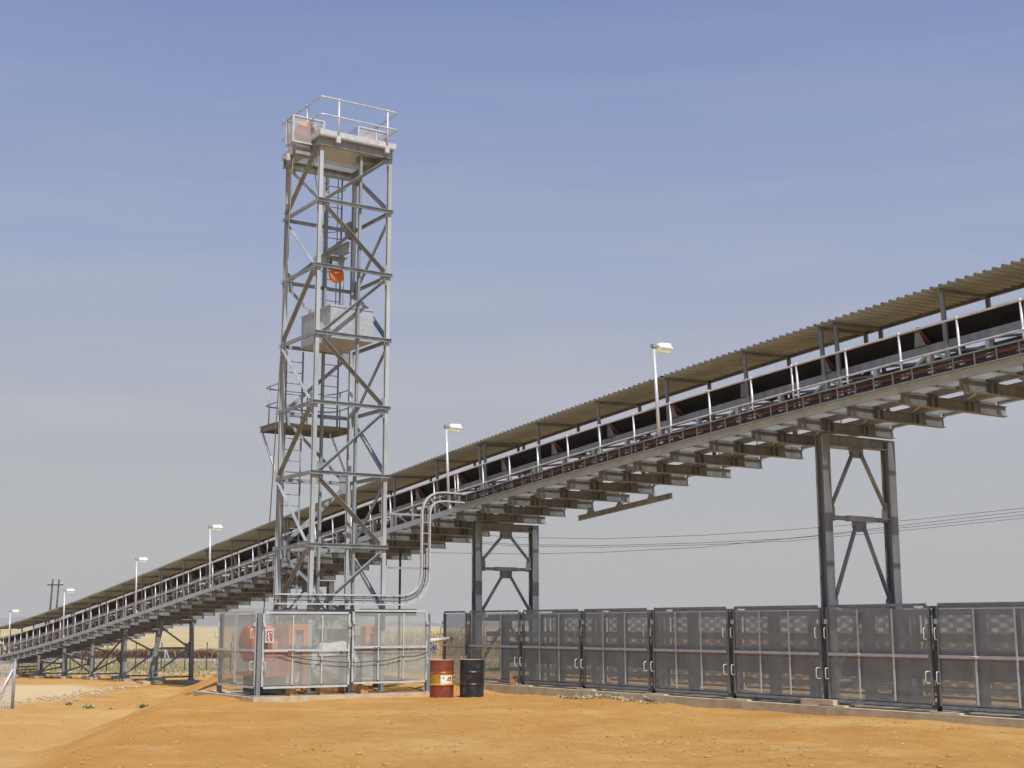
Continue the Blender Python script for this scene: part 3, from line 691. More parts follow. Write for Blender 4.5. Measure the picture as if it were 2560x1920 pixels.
# hanging sheave beam
mb = MB(); mb.ibeam((tb + .07, -3.96, 11.47), (tf - .1, -3.96, 11.47), .28, .13, .014); tpart(mb, 'sheave_beam')
mb = MB(); mb.box((-.62, -4.18, 10.98), (-.60, -3.82, 11.325)); mb.box((-.44, -4.18, 10.98), (-.42, -3.82, 11.325)); mb.box((-.70, -4.25, 11.30), (-.34, -3.75, 11.329)); br = tpart(mb, 'sheave_bracket')
mb = MB(); mb.lathe([(.04, -.05), (.20, -.05), (.215, -.03), (.18, 0), (.215, .03), (.20, .05), (.04, .05)], (-.52, -4.0, 10.84), (1, 0, 0), 28); mb.lathe([(.0, .0), (.05, 0), (.05, .09), (0, .09)], (-.52, -4.0, 10.84), (1, 0, 0), 12); mb.build('sheave', M['orange'], br, TB)
# ladders
def ladder(s_, t, za, zb, w=.48, cage=None):
    mb = MB()
    for a in (-1, 1): mb.bar((t, s_ + a * w / 2, za), (t, s_ + a * w / 2, zb), .05, .014, up=(1, 0, 0))
    z = za + .2
    while z < zb: mb.tube([(t, s_ - w / 2, z), (t, s_ + w / 2, z)], .012, 6); z += .30
    ld = tpart(mb, 'ladder')
    if cage:
        cg = MB(); z = cage[0]
        arc = lambda z: [(t - .62 * math.sin(a), s_ - .36 * math.cos(a), z) for a in [math.pi * k / 10 for k in range(11)]]
        while z < cage[1]: cg.tube(arc(z), .014, 6); z += 1.15
        for k in (2, 5, 8): p = arc(0)[k]; cg.bar((p[0], p[1], cage[0]), (p[0], p[1], cage[1]), .03, .008)
        cg.build('cage', M['galv'], ld, TB)
ladder(-4.42, -2.12, .1, 9.0)
ladder(-3.38, -2.08, 7.02, 15.1, cage=(9.2, 14.9))
# side landing
mb = MB(); mb.box((-3.08, -4.95, 6.98), (-1.99, -2.82, 7.005))
for p, q in (((-3.08, -4.95, 6.91), (-1.99, -4.95, 6.91)), ((-3.08, -2.85, 6.91), (-1.99, -2.85, 6.91)), ((-3.06, -4.9, 6.91), (-3.06, -2.88, 6.91))): mb.ibeam(p, q, .15, .08, .010)
lnd = tpart(mb, 'landing', 'galv_dull')
mb = MB()
for z in (8.05, 7.55): mb.tube(arc_path([(-2.0, -4.92, z), (-3.04, -4.92, z), (-3.04, -2.86, z), (-2.0, -2.86, z)], .35), .02, 8)
for (t, s_) in ((-3.04, -4.4), (-3.04, -3.6), (-2.5, -2.86), (-2.6, -4.92)): mb.tube([(t, s_, 7.0), (t, s_, 8.05)], .02, 8)
mb.build('landing_rail', M['galv'], lnd, TB)
for s_ in (-4.95, -2.85):
    mb = MB(); mb.angle((-3.04, s_, 6.83), (-1.95, s_, 5.50), .07, .010, up=(0, 1, 0)); mb.build('landing_strut', M['galv_bright'], lnd, TB)
# down pipe on the right leg, base frame
mb = MB(); mb.tube([(tf - .25, sr + .12, 2.2), (tf - .25, sr + .12, 13.9)], .022, 8); tpart(mb, 'conduit', 'galv_dull')
mb = MB(); mb.ibeam((tf + .25, -3.6, 1.99), (tf + .25, -2.0, 1.99), .17, .12, .014); mb.ibeam((tb + .3, -4.8, 1.99), (tb + .3, -1.9, 1.99), .17, .12, .014); tpart(mb, 'base_beam', 'darksteel')
# counterweight and ropes
CB = (-.8, -3.81, 9.0)
cw = thing('counterweight_box', 'large galvanised sheet steel counterweight box hanging inside the lattice tower', 'counterweight', CB)
mb = MB(); mb.box((-1.72, -4.43, 9.0), (.08, -3.19, 9.87)); mb.build('box_shell', M['galv_sheet'], cw, CB)
mb = MB()
for z in (9.02, 9.85): mb.box((-1.735, -4.445, z - .026), (.095, -3.175, z + .026))
mb.build('rim', M['galv_sheet'], cw, CB)
for (t, s_) in ((-1.3, -4.36), (-.1, -3.3)):
    mb = MB(); mb.tube([(t + .09 * math.cos(a), s_, 9.87 + .13 * math.sin(a)) for a in [math.pi * k / 8 for k in range(9)]], .014, 6); mb.build('lifting_eye', M['galv'], cw, CB)
def rope(pts, r, label, nm='wire_rope'):
    b0 = pts[0]; o = thing(nm, label, 'rope', b0, group='steel wire ropes of the take-up tower'); mb = MB(); mb.tube(pts, r, 6); mb.build('rope_line', M['rope'], o, b0)
def rope1(pts, r, label):
    mb = MB(); mb.tube([tuple(W(*p)) for p in pts], r, 6); o = mb.build('wire_rope', M['rope']); tag(o, label, 'rope', 'steel wire ropes of the take-up tower')
rope1([(-.33, -5.40, 14.5), (-.45, -5.5, 10), (-.6, -5.75, 1.7)], .014, 'slanting wire rope from the left top sheave down to the orange winch')
rope1([(-.52, -4.21, 10.87), (-.4, -4.9, 14.3)], .011, 'short wire rope from the hanging orange sheave up to the top platform')
rope1([(-.52, -3.79, 10.87), (-.54, -3.80, 9.89)], .011, 'short wire rope from the hanging orange sheave down to the counterweight box')

# ------------------------------------------------------------------ cable tray
CTB = (.4, -5.9, 2.2)
ct = thing('cable_tray', 'galvanised cable ladder tray looping from the tower up and along the conveyor walkway', 'cable tray', CTB)
path = arc_path([(.40, -5.9, 2.30), (.40, -1.72, 2.30), (.40, -1.72, 5.02), (.40, -.56, 5.0)], .75, 10)
def para(path, off_dir, d):
    out = []
    for k, p in enumerate(path):
        a = path[max(0, k - 1)]; b_ = path[min(len(path) - 1, k + 1)]; tg = (b_ - a).normalized(); n = off_dir.cross(tg).normalized(); out.append(p + n * d)
    return out
ox = Vector((1, 0, 0))
def ribbon(mb, pts, w, t, wd):   # flat rail: wide along wd
    for a, b_ in zip(pts[:-1], pts[1:]): mb.extrude(a, b_ + (b_ - a).normalized() * .004, [(-w / 2, -t / 2), (w / 2, -t / 2), (w / 2, t / 2), (-w / 2, t / 2)], up=wd)
for d in (-.115, .115):
    mb = MB(); ribbon(mb, para(path, ox, d), .036, .09, ox); mb.build('side_rail', M['galv_bright'], ct, CTB)
mb = MB(); q0 = para(path, ox, -.1); q1 = para(path, ox, .1); acc = 0
for k in range(1, len(path)):
    seg = (path[k] - path[k - 1]).length; n = max(1, int(seg / .27)) if seg > .3 else (1 if k % 3 == 0 else 0)
    for j in range(n): 
        u = (j + .5) / n; mb = MB(); mb.bar(q0[k - 1].lerp(q0[k], u), q1[k - 1].lerp(q1[k], u), .03, .02, up=ox); mb.build('rung', M['galv'], ct, CTB)
# run along the conveyor
tt = trange(-.1, T1, .9)
for hc in (.14, .37):
    mb = MB(); sweep(mb, [(-.53, hc - .012), (-.46, hc - .012), (-.46, hc + .012), (-.53, hc + .012)], -.3, T1, .9); mb.build('side_rail', M['galv'], ct, CTB)
mb = MB()
for t in trange(.0, T1 - .1, .45): mb.bar(C(t, -.49, .14), C(t, -.49, .37), .03, .02, up=(0, 1, 0))
mb.build('rung', M['galv'], ct, CTB)['kind'] = 'stuff'
for (nm, mt, ds, dh, r) in (('cable', 'cable_red', .0, .02, .010), ('cable', 'cable_black', .012, -.035, .015), ('cable', 'cable_black', .015, .06, .013)):
    mb = MB(); mb.tube([p + Vector((-.02, 0, 0)) for p in para(path, ox, dh + .01)], r, 6); mb.build(nm, M[mt], ct, CTB)
    mb = MB(); mb.tube([C(t, -.47, .24 + dh * 1.5 + .01 * math.sin(t * 3)) for t in trange(.2, T1, .45)], r * 2.0, 6); mb.build(nm, M[mt], ct, CTB)
for z, s0 in ((4.5, -2.78), (3.12, -2.78)):
    mb = MB(); mb.bar((.33, s0, z), (.33, -1.60, z), .05, .05); mb.build('support_arm', M['galv'], ct, CTB)

# ------------------------------------------------------------------ mesh gates
def gate(name, label, w, h, base_obj_pos, rot, group, light=False, mull=2, handles=True, sign=False):
    """panel in local x (0..w), z (0..h), front is -y"""
    g = bpy.data.objects.new(name, None); col.objects.link(g); g.location = base_obj_pos; g.rotation_euler = (0, 0, rot); tag(g, label, 'gate', group)
    m1 = M['galv_light'] if light else M['galv_dull']; m2 = M['galv_light']; mm = M['mesh_light'] if light else M['mesh_gate']
    e = .05; fr = MB()
    for x in (0, w): fr.angle((x, 0, 0), (x, 0, h), e, .007, up=(0, 1, 0), fx=1 if x else -1, fz=1)
    for z in (0, h): fr.angle((.052, -.003, z), (w - .052, -.003, z), e, .007, up=(0, 1, 0), fx=1 if z else -1, fz=1)
    fr.build('frame', m1, g)
    mb = MB(); mb.bar((.05, -.015, h * .49), (w - .05, -.015, h * .49), .02, .055); mb.build('mid_rail', m2, g)
    for k in range(mull):
        x = w * (k + 1) / (mull + 1); mb = MB(); mb.bar((x, -.030, .04), (x, -.030, h - .04), .035, .010, up=(0, 1, 0)); mb.build('mullion', m2, g)
    ms = MB(); ms.quad((.02, .02, .02), (w - .02, .02, .02), (w - .02, .02, h - .02), (.02, .02, h - .02), [(0, 0), (w, 0), (w, h), (0, h)]); ms.build('mesh_infill', mm, g)
    if handles:
        for (x, sg) in ((.03, 1), (w - .03, -1)):
            for z in (h * .22, h * .66):
                mb = MB(); mb.tube(arc_path([(x, -.01, z), (x + sg * .02, -.11, z), (x + sg * .02, -.11, z + .20), (x, -.01, z + .20)], .04, 4), .011, 6); mb.build('handle', M['galv_bright'], g)
            mb = MB(); mb.box((x - .03, -.05, h * .82), (x + .03, -.004, h * .87)); mb.build('latch', M['galv_bright'], g)
    # trip wire with its spring eye
    mb = MB(); mb.tube([(.0, -.045, h * .46), (w * .35, -.045, h * .458), (w, -.045, h * .455)], .006, 5); mb.build('trip_cord', M['cable_red'], g)
    mb = MB(); mb.tube([(w * .28, -.045, h * .495), (w * .36, -.05, h * .495)], .011, 6); mb.build('cord_eye', M['galv_bright'], g)
    return g
def P3(t, s, z): return W(t, s, z)
FW = 2.616; FT = -.35; FS = .02; GZ = .30; GH = 1.70
g0 = None
for k in range(7):
    lab = ('%s large dark grey mesh gate counting from the black drum towards the right' % ORD[k]) if k < 6 else 'nearest dark grey mesh gate, cut off by the right edge of the picture'
    p = P3(FT + FW * k + .07, FS, GZ)
    if g0 is None: g0 = gate('mesh_gate', lab, FW - .14, GH, p, ROT, 'dark mesh gates of the right enclosure')
    else: dup(g0, p, ROT, lab)
gate('mesh_gate', 'narrow dark mesh panel without mullions at the left end of the right enclosure', 1.22, GH, P3(FT - 1.28, FS, GZ), ROT, 'dark mesh gates of the right enclosure', mull=0)
rear0 = gate('mesh_gate', 'rear dark mesh gate seen through the first front gate', FW - .14, GH, P3(FT + .07, 2.72, GZ), ROT, 'rear mesh gates of the right enclosure', handles=False)
for k in range(1, 7): dup(rear0, P3(FT + FW * k + .07, 2.72, GZ), ROT, 'rear dark mesh gate behind the %s front gate of the right enclosure' % ORD[k])
def post(name, label, t, s, z0_, z1_, r, group, mt='galv_dull', sq=False):
    o = thing(name, label, 'post', (t, s, z0_), group=group); mb = MB()
    if sq: mb.ibeam((0, 0, .02), (0, 0, z1_ - z0_), r * 2, r * 2, .01, up=(1, 0, 0))
    else: mb.tube([(0, 0, .02), (0, 0, z1_ - z0_)], r, 12)
    mb.build('shaft', M[mt], o); mb = MB(); mb.box((-r * 2.2, -r * 2.2, 0), (r * 2.2, r * 2.2, .03)); mb.build('base_plate', M['galv'], o)
for k in range(8):
    post('gate_post', 'dark steel post left of the %s mesh gate' % ORD[k] if k < 7 else 'dark steel post beyond the right edge of the picture', FT + FW * k, FS + .07, SLAB_Z, 1.98, .042, 'posts between the dark mesh gates', 'darksteel')
    if k < 7: post('gate_post', 'dark rear post behind the %s mesh gate' % ORD[k], FT + FW * k, 2.66, SLAB_Z, 1.98, .05, 'rear posts of the right enclosure', 'darksteel')
post('gate_post', 'dark steel corner post at the left end of the right enclosure', FT - 1.30, FS + .06, SLAB_Z, 1.98, .042, 'posts between the dark mesh gates', 'darksteel')
mb = MB(); mb.box((-1.75, -.16, -.4), (24, 3.0, SLAB_Z)); KB = (8, 1.4, -.3)
kb = mb.build('concrete_slab', M['concrete'], None, KB); kb.location = W(*KB); kb.rotation_euler = (0, 0, ROT); tag(kb, 'long concrete kerb slab under the dark mesh enclosure on the right', 'slab')
for k in range(8):
    mb = MB(); t = FT + FW * k + .25; mb.box((-.32, -.14, 0), (.32, .14, .028)); o = mb.build('grout_pad', M['concrete']); o.location = W(t, FS + .02, SLAB_Z + .002); o.rotation_euler = (0, 0, ROT)
    tag(o, 'thin grout pad on the kerb under the %s dark gate post' % ORD[k], 'grout pad', 'grout pads under the dark gate posts')
# inside the right enclosure: low belt run with rubber skirts
LB = (9, 1.4, SLAB_Z)
lo = thing('low_conveyor', 'low belt run with hanging rubber skirts inside the dark mesh enclosure', 'conveyor', LB)
for (s_, za, zb, nm) in ((1.15, 1.36, 1.50, 'top_beam'), (1.15, 1.20, 1.24, 'mid_beam'), (1.15, .46, .51, 'low_beam'), (2.3, 1.36, 1.50, 'top_beam'), (2.3, .46, .51, 'low_beam')):
    mb = MB(); mb.box((-1.2, s_, za), (22, s_ + .10, zb)); mb.build(nm, M['galv_dull'], lo, LB)
for k in range(8):
    ta, tb_ = FT + FW * k - .4, FT + FW * (k + 1) - .4
    if k == 7: break
    mb = MB(); n = 24
    for i in range(n):
        u0, u1 = i / n, (i + 1) / n
        f = lambda u: 1.55 + .05 * math.sin(u * 60) * (u > .62)
        bz = .66
        mb.quad((ta + FW * u0, f(u0), bz), (ta + FW * u1, f(u1), bz), (ta + FW * u1, f(u1), 1.20), (ta + FW * u0, f(u0), 1.20))
    mb.build('skirt_sheet', M['skirt'], lo, LB)
    mb = MB()
    sag = lambda u: 1.19 - .06 - .34 * max(0, 1 - ((u - .33) / .33) ** 2) - .30 * max(0, (u - .72) / .28)
    for i in range(n):
        u0, u1 = i / n, (i + 1) / n
        g = lambda u: 1.35 + .03 * math.sin(u * 45)
        mb.quad((ta + FW * u0, g(u0), sag(u0)), (ta + FW * u1, g(u1), sag(u1)), (ta + FW * u1, g(u1), 1.20), (ta + FW * u0, g(u0), 1.20))
    mb.build('hanging_skirt', M['skirt_dark'], lo, LB)
    for s_ in (1.15, 2.3):
        for tq in (ta + .45,):
            mb = MB(); mb.ibeam((tq, s_ + .05, SLAB_Z), (tq, s_ + .05, 1.93), .18, .18, .012, up=(1, 0, 0)); mb.build('upright', M['galv_dull'], lo, LB)
mb = MB(); mb.box((-1.2, 1.2, 1.86), (22, 1.28, 1.96)); mb.box((-1.2, 2.3, 1.86), (22, 2.38, 1.96)); mb.build('top_rail', M['galv_dull'], lo, LB)

# left enclosure round the tower base
EZ = .02
ET, ES = .84, -6.46
mb = MB(); mb.box((-3.0, ES - .14, -.55), (ET + .14, -1.35, EZ - .015)); KB = (-.7, -3.9, -.3)
kb = mb.build('concrete_slab', M['concrete'], None, KB); kb.location = W(*KB); kb.rotation_euler = (0, 0, ROT); tag(kb, 'concrete slab under the light mesh enclosure at the tower foot', 'slab')
gl = 'light mesh panels round the tower foot'
def VROT(t, s, z): return W(t, s, z)
ga = gate('mesh_gate', 'light grey mesh panel with the red and white sign, facing the camera', 2.30, GH, W(ET, ES + .10, .24), TH, gl, light=True)
gb_ = gate('mesh_gate', 'light grey mesh panel right of the sign panel, beside the red drum', 2.12, GH, W(ET, ES + 2.46, .30), TH, gl, light=True)
gate('mesh_gate', 'shaded light mesh panel on the left side of the tower enclosure with one mullion', 2.38, GH, W(ET - 2.49, ES - .03, .25), ROT, gl, light=True, mull=1)
gate('mesh_gate', 'rear left mesh panel of the tower enclosure, seen through the sign panel', 1.80, GH, W(ET - 2.9, ES + .60, .24), TH, gl, light=True, handles=False)
gate('mesh_gate', 'rear right mesh panel of the tower enclosure, seen through the panel beside the red drum', 2.12, GH, W(ET - 2.9, ES + 2.46, .28), TH, gl, light=True, handles=False)
for (t, s, lab) in ((ET - .06, ES + .03, 'steel corner post of the light enclosure, left of the red and white sign'), (ET - .07, ES + 2.42, 'dark steel post between the two light front panels'),
                    (ET - .06, ES + 4.62, 'steel post at the right end of the light front panels, beside the red drum'), (ET - 2.52, ES + .05, 'steel post at the far left corner of the light enclosure'),
                    (ET - 2.85, ES + 2.42, 'steel post in the middle of the rear side of the light enclosure'), (ET - 2.85, ES + 4.62, 'steel post at the rear right corner of the light enclosure')):
    post('gate_post', lab, t, s, EZ - .013, 1.96, .05, 'posts of the light mesh enclosure', 'darksteel' if 'dark' in lab else 'galv_dull', sq=True)
# black cable drooping along the light panels
def hang(pts, sagv):
    out = []
    for a, b_ in zip(pts[:-1], pts[1:]):
        for k in range(8):
            u = k / 8; p = Vector(a).lerp(Vector(b_), u); p.z -= sagv * 4 * u * (1 - u); out.append(p)
    return out + [Vector(pts[-1])]
mb = MB(); mb.tube(hang([W(ET + .05, ES + .5, 1.02), W(ET + .05, ES + 1.7, .82), W(ET + .05, ES + 3.0, .80), W(ET + .05, ES + 3.8, .90), W(ET + .05, ES + 4.55, .98)], .04), .011, 6)
tag(mb.build('black_cable', M['cable_black']), 'thin black cable drooping across the light mesh panels', 'cable')
# sign
SGP = W(ET + .075, ES + .12, 1.26)
sg = bpy.data.objects.new('warning_sign', None); col.objects.link(sg); sg.location = SGP; sg.rotation_euler = (0, 0, TH); tag(sg, 'small red and white warning sign in a grey frame on the light mesh panel', 'sign')
mb = MB(); mb.box((0, -.03, 0), (.22, 0, .32))
mb.build('frame', M['galv_bright'], sg)
mb = MB(); mb.box((.040, -.034, .045), (.180, -.0305, .275)); mb.build('red_border', M['red'], sg)
mb = MB(); mb.box((.068, -.038, .047), (.152, -.0345, .250)); mb.build('face', M['white'], sg)
mb = MB()
mb.box((.085, -.042, .215), (.125, -.0385, .242)); mb.box((.105, -.042, .165), (.145, -.0385, .205)); mb.box((.080, -.042, .135), (.105, -.0385, .165)); mb.box((.120, -.042, .130), (.145, -.0385, .150)); mb.box((.075, -.042, .045), (.092, -.0385, .085)); mb.box((.128, -.042, .045), (.145, -.0385, .085)); mb.box((.042, -.036, .05), (.062, -.0342, .10)); mb.box((.156, -.036, .05), (.176, -.0342, .10))
mb.build('pictogram', M['black'], sg)
mb = MB(); mb.box((.095, -.042, .09), (.145, -.0385, .122)); mb.build('red_mark', M['red'], sg)

# machinery in the light enclosure
WB = (-.5, -5.75, EZ)
wi = thing('rope_winch', 'orange rope winch drum on an orange frame behind the left mesh panels', 'winch', WB)
mb = MB(); cx, cy, cz = -.55, -5.6, 1.22
mb.lathe([(.06, -.62), (.41, -.62), (.44, -.60), (.44, -.53), (.25, -.52), (.25, -.20), (.44, -.19), (.44, .04), (.41, .06), (.06, .06)], (cx, cy, cz), (0, 1, 0), 36); mb.build('drum', M['orange'], wi, WB)
mb = MB(); mb.lathe([(.27, -.515), (.425, -.51), (.425, -.21), (.27, -.205)], (cx, cy, cz), (0, 1, 0), 32); mb.build('rope_coil', M['darksteel'], wi, WB)
mb = MB(); mb.box((-1.15, -5.45, .55), (.30, -5.38, 1.70)); mb.box((-1.15, -6.2, .45), (.30, -5.38, .54)); mb.box((-1.05, -5.37, 1.55), (.25, -4.92, 1.70)); mb.box((.18, -5.37, .1), (.28, -5.25, 1.54)); mb.box((.18, -5.05, .1), (.28, -4.93, 1.54)); mb.build('housing', M['orange'], wi, WB)
mb = MB(); mb.box((-.9, -6.1, .06), (.1, -5.4, .44)); mb.build('winch_bed', M['darksteel'], wi, WB)
mb = MB(); mb.box((.05, -5.36, 1.12), (.17, -4.95, 1.50)); mb.box((-.6, -5.36, .55), (.05, -4.95, 1.1)); mb.build('gearbox', M['galv_dull'], wi, WB)
# wrapped machine: crumpled lump
mb = MB(); rn = np.random.RandomState(5); b0 = (-.3, -4.0, EZ)
nu, nv = 22, 14
for j in range(nv + 1):
    ph = math.pi * j / nv
    for i in range(nu):
        a = 2 * math.pi * i / nu; r = 1 + .10 * math.sin(3 * a + 2 * ph) + .08 * math.sin(7 * a - 5 * ph) + rn.uniform(-.035, .035)
        x = math.copysign(abs(math.cos(a)) ** .6, math.cos(a)) * .42 * r * math.sin(ph) ** .55; y = math.copysign(abs(math.sin(a)) ** .6, math.sin(a)) * .62 * r * math.sin(ph) ** .55
        mb.v.append((x, y, .70 + .55 * math.copysign(abs(math.cos(ph)) ** .8, math.cos(ph)) * (1 + .06 * math.sin(4 * a))))
for j in range(nv):
    for i in range(nu): mb.f.append((j * nu + i, j * nu + (i + 1) % nu, (j + 1) * nu + (i + 1) % nu, (j + 1) * nu + i))
o = thing('wrapped_machine', 'pale grey crumpled wrapped machine behind the light mesh, left of the middle post', 'machine', b0)
mb.build('wrapping', M['wrap'], o); mb = MB(); mb.box((-.4, -.55, .02), (-.3, .55, .2)); mb.box((.3, -.55, .02), (.4, .55, .2)); mb.build('skid', M['wood'], o)
# orange motor right
b0 = (-.6, -2.75, EZ); o = thing('orange_motor', 'orange motor bracket on a dark stand behind the mesh panel beside the red drum', 'motor', b0)
mb = MB(); mb.box((-.15, -.22, 1.05), (.15, -.10, 1.62)); mb.box((-.15, -.10, 1.45), (.15, .22, 1.62)); mb.lathe([(.05, -.14), (.15, -.14), (.17, -.1), (.17, .1), (.15, .14), (.05, .14)], (0, .12, 1.28), (1, 0, 0), 20); mb.build('motor_body', M['orange'], o)
mb = MB(); mb.box((-.2, -.3, .02), (-.1, -.18, 1.04)); mb.box((-.2, .18, .02), (-.1, .3, 1.04)); mb.box((-.22, -.32, 1.0), (.22, .32, 1.045)); mb.build('stand', M['darksteel'], o)
for q in range(6):
    mb = MB(); mb.bar((0, .32, .9 + q * .12), (0, .62, .9 + q * .12), .03, .02); mb.build('cooling_fin', M['galv'], o)
b0 = (-1.0, -3.6, EZ); o = thing('steel_hopper', 'dark steel chute with sloping sides behind the mesh, right of the middle post', 'chute', b0)
mb = MB(); loft(mb, [[(-.35, -.42, 1.55), (.35, -.42, 1.55), (.35, .42, 1.55), (-.35, .42, 1.55)], [(-.2, -.12, .75), (.2, -.12, .75), (.2, .3, .75), (-.2, .3, .75)], [(-.2, -.12, .10), (.2, -.12, .10), (.2, .3, .10), (-.2, .3, .10)]]); mb.build('chute_body', M['darksteel'], o)
mb = MB()
for a in (-.34, .34):
    for c_ in (-.42, .42): mb.bar((a, c_, .02), (a, c_, 1.6), .06, .06, up=(1, 0, 0))
mb.build('frame', M['galv'], o)
for (t, s, lab, w) in ((.62, -5.5, 'timber block under the sign panel, left one', .16), (.62, -4.7, 'timber block under the sign panel, near its right end', .19), (.62, -3.6, 'timber block on the slab under the panel beside the red drum', .2), (-.3, -5.1, 'timber block on the slab below the orange winch', .2)):
    mb = MB(); mb.box((-.12, -w / 2, 0), (.12, w / 2, .17)); mb.box((-.10, -w / 2 + .015, .171), (.10, w / 2 - .015, .19)); o = mb.build('timber_block', M['wood']); o.location = W(t, s, EZ - .012); o.rotation_euler = (0, 0, ROT + .1); tag(o, lab, 'wood block', 'timber blocks on the tower slab')
# pipe between the two enclosures with a coil of wire
PB = (.2, -1.95, 1.1)
mb = MB(); mb.tube([W(.70, -1.80, 1.27), W(-1.3, .10, 1.30)], .055, 14); tag(mb.build('steel_pipe', M['pvc']), 'pale horizontal pipe bridging the gap between the two mesh enclosures', 'pipe')
b0 = (.55, -1.62, .8); o = thing('cable_coil', 'small tangled coil of blue and white cable hanging from the pale pipe', 'cable coil', b0)
for j, mt in enumerate(('cable_blue', 'white', 'cable_blue', 'cable_red')):
    mb = MB(); pts = []
    for k in range(40):
        a = k * .55 + j; rr_ = .09 + .045 * math.sin(k * .7 + j); pts.append((.05 * math.sin(k * 1.3 + j), .06 + rr_ * math.cos(a) * .9 * (.35 if mt == 'cable_red' else 1), .30 + rr_ * math.sin(a) * .8 - .35 * rr_ * math.cos(a)))
    mb.tube(pts, .007, 5); mb.build('loop', M[mt], o)
b0 = (-5.9, .95, gz(-5.9, .95)); o = thing('prop_post', 'thin dark prop post under the conveyor, just right of the tower', 'post', b0)
mb = MB(); mb.tube([(0, 0, 0), (0, 0, S(-5.9) - .2 - b0[2])], .035, 10); mb.build('shaft', M['darksteel'], o); mb = MB(); mb.box((-.12, -.12, 0), (.12, .12, .03)); mb.build('base_plate', M['darksteel'], o)

# ------------------------------------------------------------------ drums
def drum(name, label, x, y, mbody, mband, rot=0):
    g = ground_z(x, y) - .01; o = thing(name, label, 'drum', (x, y, g), rot, 'oil drums by the mesh gates', world_pos=True); r = .288
    def prof(z0_, z1_):
        out = []; z = z0_
        bumps = (.295, .585)
        zs = sorted(set([z0_, z1_] + [b_ + d for b_ in bumps for d in (-.022, -.012, 0, .012, .022) if z0_ < b_ + d < z1_] + ([.0, .012, .03] if z0_ == 0 else []) + ([.85, .868, .88] if z1_ > .87 else []) + [z0_ + (z1_ - z0_) * k / 6 for k in range(7)]))
        for z in zs:
            rr_ = r
            for b_ in bumps:
                d = abs(z - b_)
                if d < .021: rr_ = r + .016 * math.cos(d / .022 * math.pi / 2)
            if z < .012 or z > .867: rr_ = r + .007
            if .70 < z < .84: rr_ += .0015 * math.sin(z * 160)
            out.append((rr_, z))
        return out
    dn = lambda a, b_, c_: 1 + .028 * (1 if .04 < c_ < .84 else .2) * min(0, mnoise.noise(Vector((a * 4 + x * 9, b_ * 4, c_ * 3.2))) + .12)
    bands = [(0, .30, mbody), (.30, .585, mband), (.585, .88, mbody)]
    for (a, b_, mt) in bands:
        mb = MB(); p = prof(a, b_); mb.lathe(p, n=48); 
        mb.f = [f for f in mb.f if len(f) == 4]
        mb.v = [(vx * dn(vx, vy, vz), vy * dn(vx, vy, vz), vz) for vx, vy, vz in mb.v]
        mb.build('barrel_wall', M[mt], o)
    mb = MB(); mb.lathe([(0, .858), (.262, .858), (.270, .874), (.288, .884), (.295, .879)], n=48); mb.lathe([(.0, .87), (.03, .87), (.03, .862)], (.16, .05, 0), n=12)
    mb.build('lid', M['drum_lid'], o); return o
def curved(mb, r, a0, a1, z0_, z1_, n=10):
    for i in range(n):
        b0, b1 = a0 + (a1 - a0) * i / n, a0 + (a1 - a0) * (i + 1) / n
        mb.quad((r * math.cos(b0), r * math.sin(b0), z0_), (r * math.cos(b1), r * math.sin(b1), z0_), (r * math.cos(b1), r * math.sin(b1), z1_), (r * math.cos(b0), r * math.sin(b0), z1_))
d1 = drum('oil_drum', 'red steel drum with a yellow middle band and white label', -1.69, 33.76, 'drum_red', 'drum_yellow')
mb = MB(); curved(mb, .2895, R(-92), R(-30), .335, .53); lab_ = mb.build('paper_label', M['white'], d1)
mb = MB()
for (a0, a1, z0_, z1_) in ((-82, -78, .45, .49), (-80, -76, .44, .47), (-60, -50, .40, .42), (-56, -52, .42, .50), (-48, -44, .37, .42), (-44, -36, .45, .50), (-66, -62, .39, .41), (-40, -35, .38, .44)): curved(mb, .2903, R(a0), R(a1), z0_, z1_, 3)
mb.build('print_mark', M['black'], lab_)
mb = MB()
for (a0, a1, z0_, z1_) in ((-62, -40, .43, .455), (-52, -44, .455, .48)): curved(mb, .2908, R(a0), R(a1), z0_, z1_, 4)
mb.build('print_mark', M['orange'], lab_)
d2 = drum('oil_drum', 'black scuffed steel drum with a pale lid and red diamond mark', -.965, 33.75, 'drum_black', 'drum_black')
mb = MB(); r_ = .2897
for i in range(8):
    u0, u1 = -1 + i / 4, -1 + (i + 1) / 4; A = lambda u: R(-168) + u * R(11); hh = lambda u: .075 * (1 - abs(u))
    mb.quad(*[(r_ * math.cos(A(u)), r_ * math.sin(A(u)), .47 + sg_ * hh(u)) for u, sg_ in ((u0, -1), (u1, -1), (u1, 1), (u0, 1))])
mb.build('red_diamond', M['red'], d2)

# ------------------------------------------------------------------ field fence, chain link panel, power poles, wires
FY = 88.0
fence_px = [22, 60, 98, 198, 226, 255, 287, 357, 478, 531, 1190, 1240, 1160]
i = 0
fpx = [t for t in (10, 70, 130, 197, 226, 256, 287, 357, 420, 478, 531, 590, 760, 1110, 1170, 1250)]
for i, px in enumerate(fpx):
    x = (px - 1280) / 3434.7 * FY; z = ground_z(x, FY)
    mb = MB(); mb.tube([(0, 0, -.1), (.01, 0, 1.75)], .032, 6); mb.box((-.04, -.03, 1.70), (.04, .03, 1.78)); o = mb.build('field_fence_post', M['fence_post']); o.location = (x, FY, z)
    tag(o, 'thin dark post of the field fence, %s from the left' % ORD[i], 'fence post', 'posts of the field fence')
mb = MB(); xA, xB = -42, 30
for h in (.45, .85, 1.25, 1.6): mb.tube([(x, FY, ground_z(x, FY) + h) for x in np.linspace(xA, xB, 30)], .006, 4)
tag(mb.build('fence_wire', M['galv_dull']), 'plain wires of the field fence across the dry grass', 'wire')
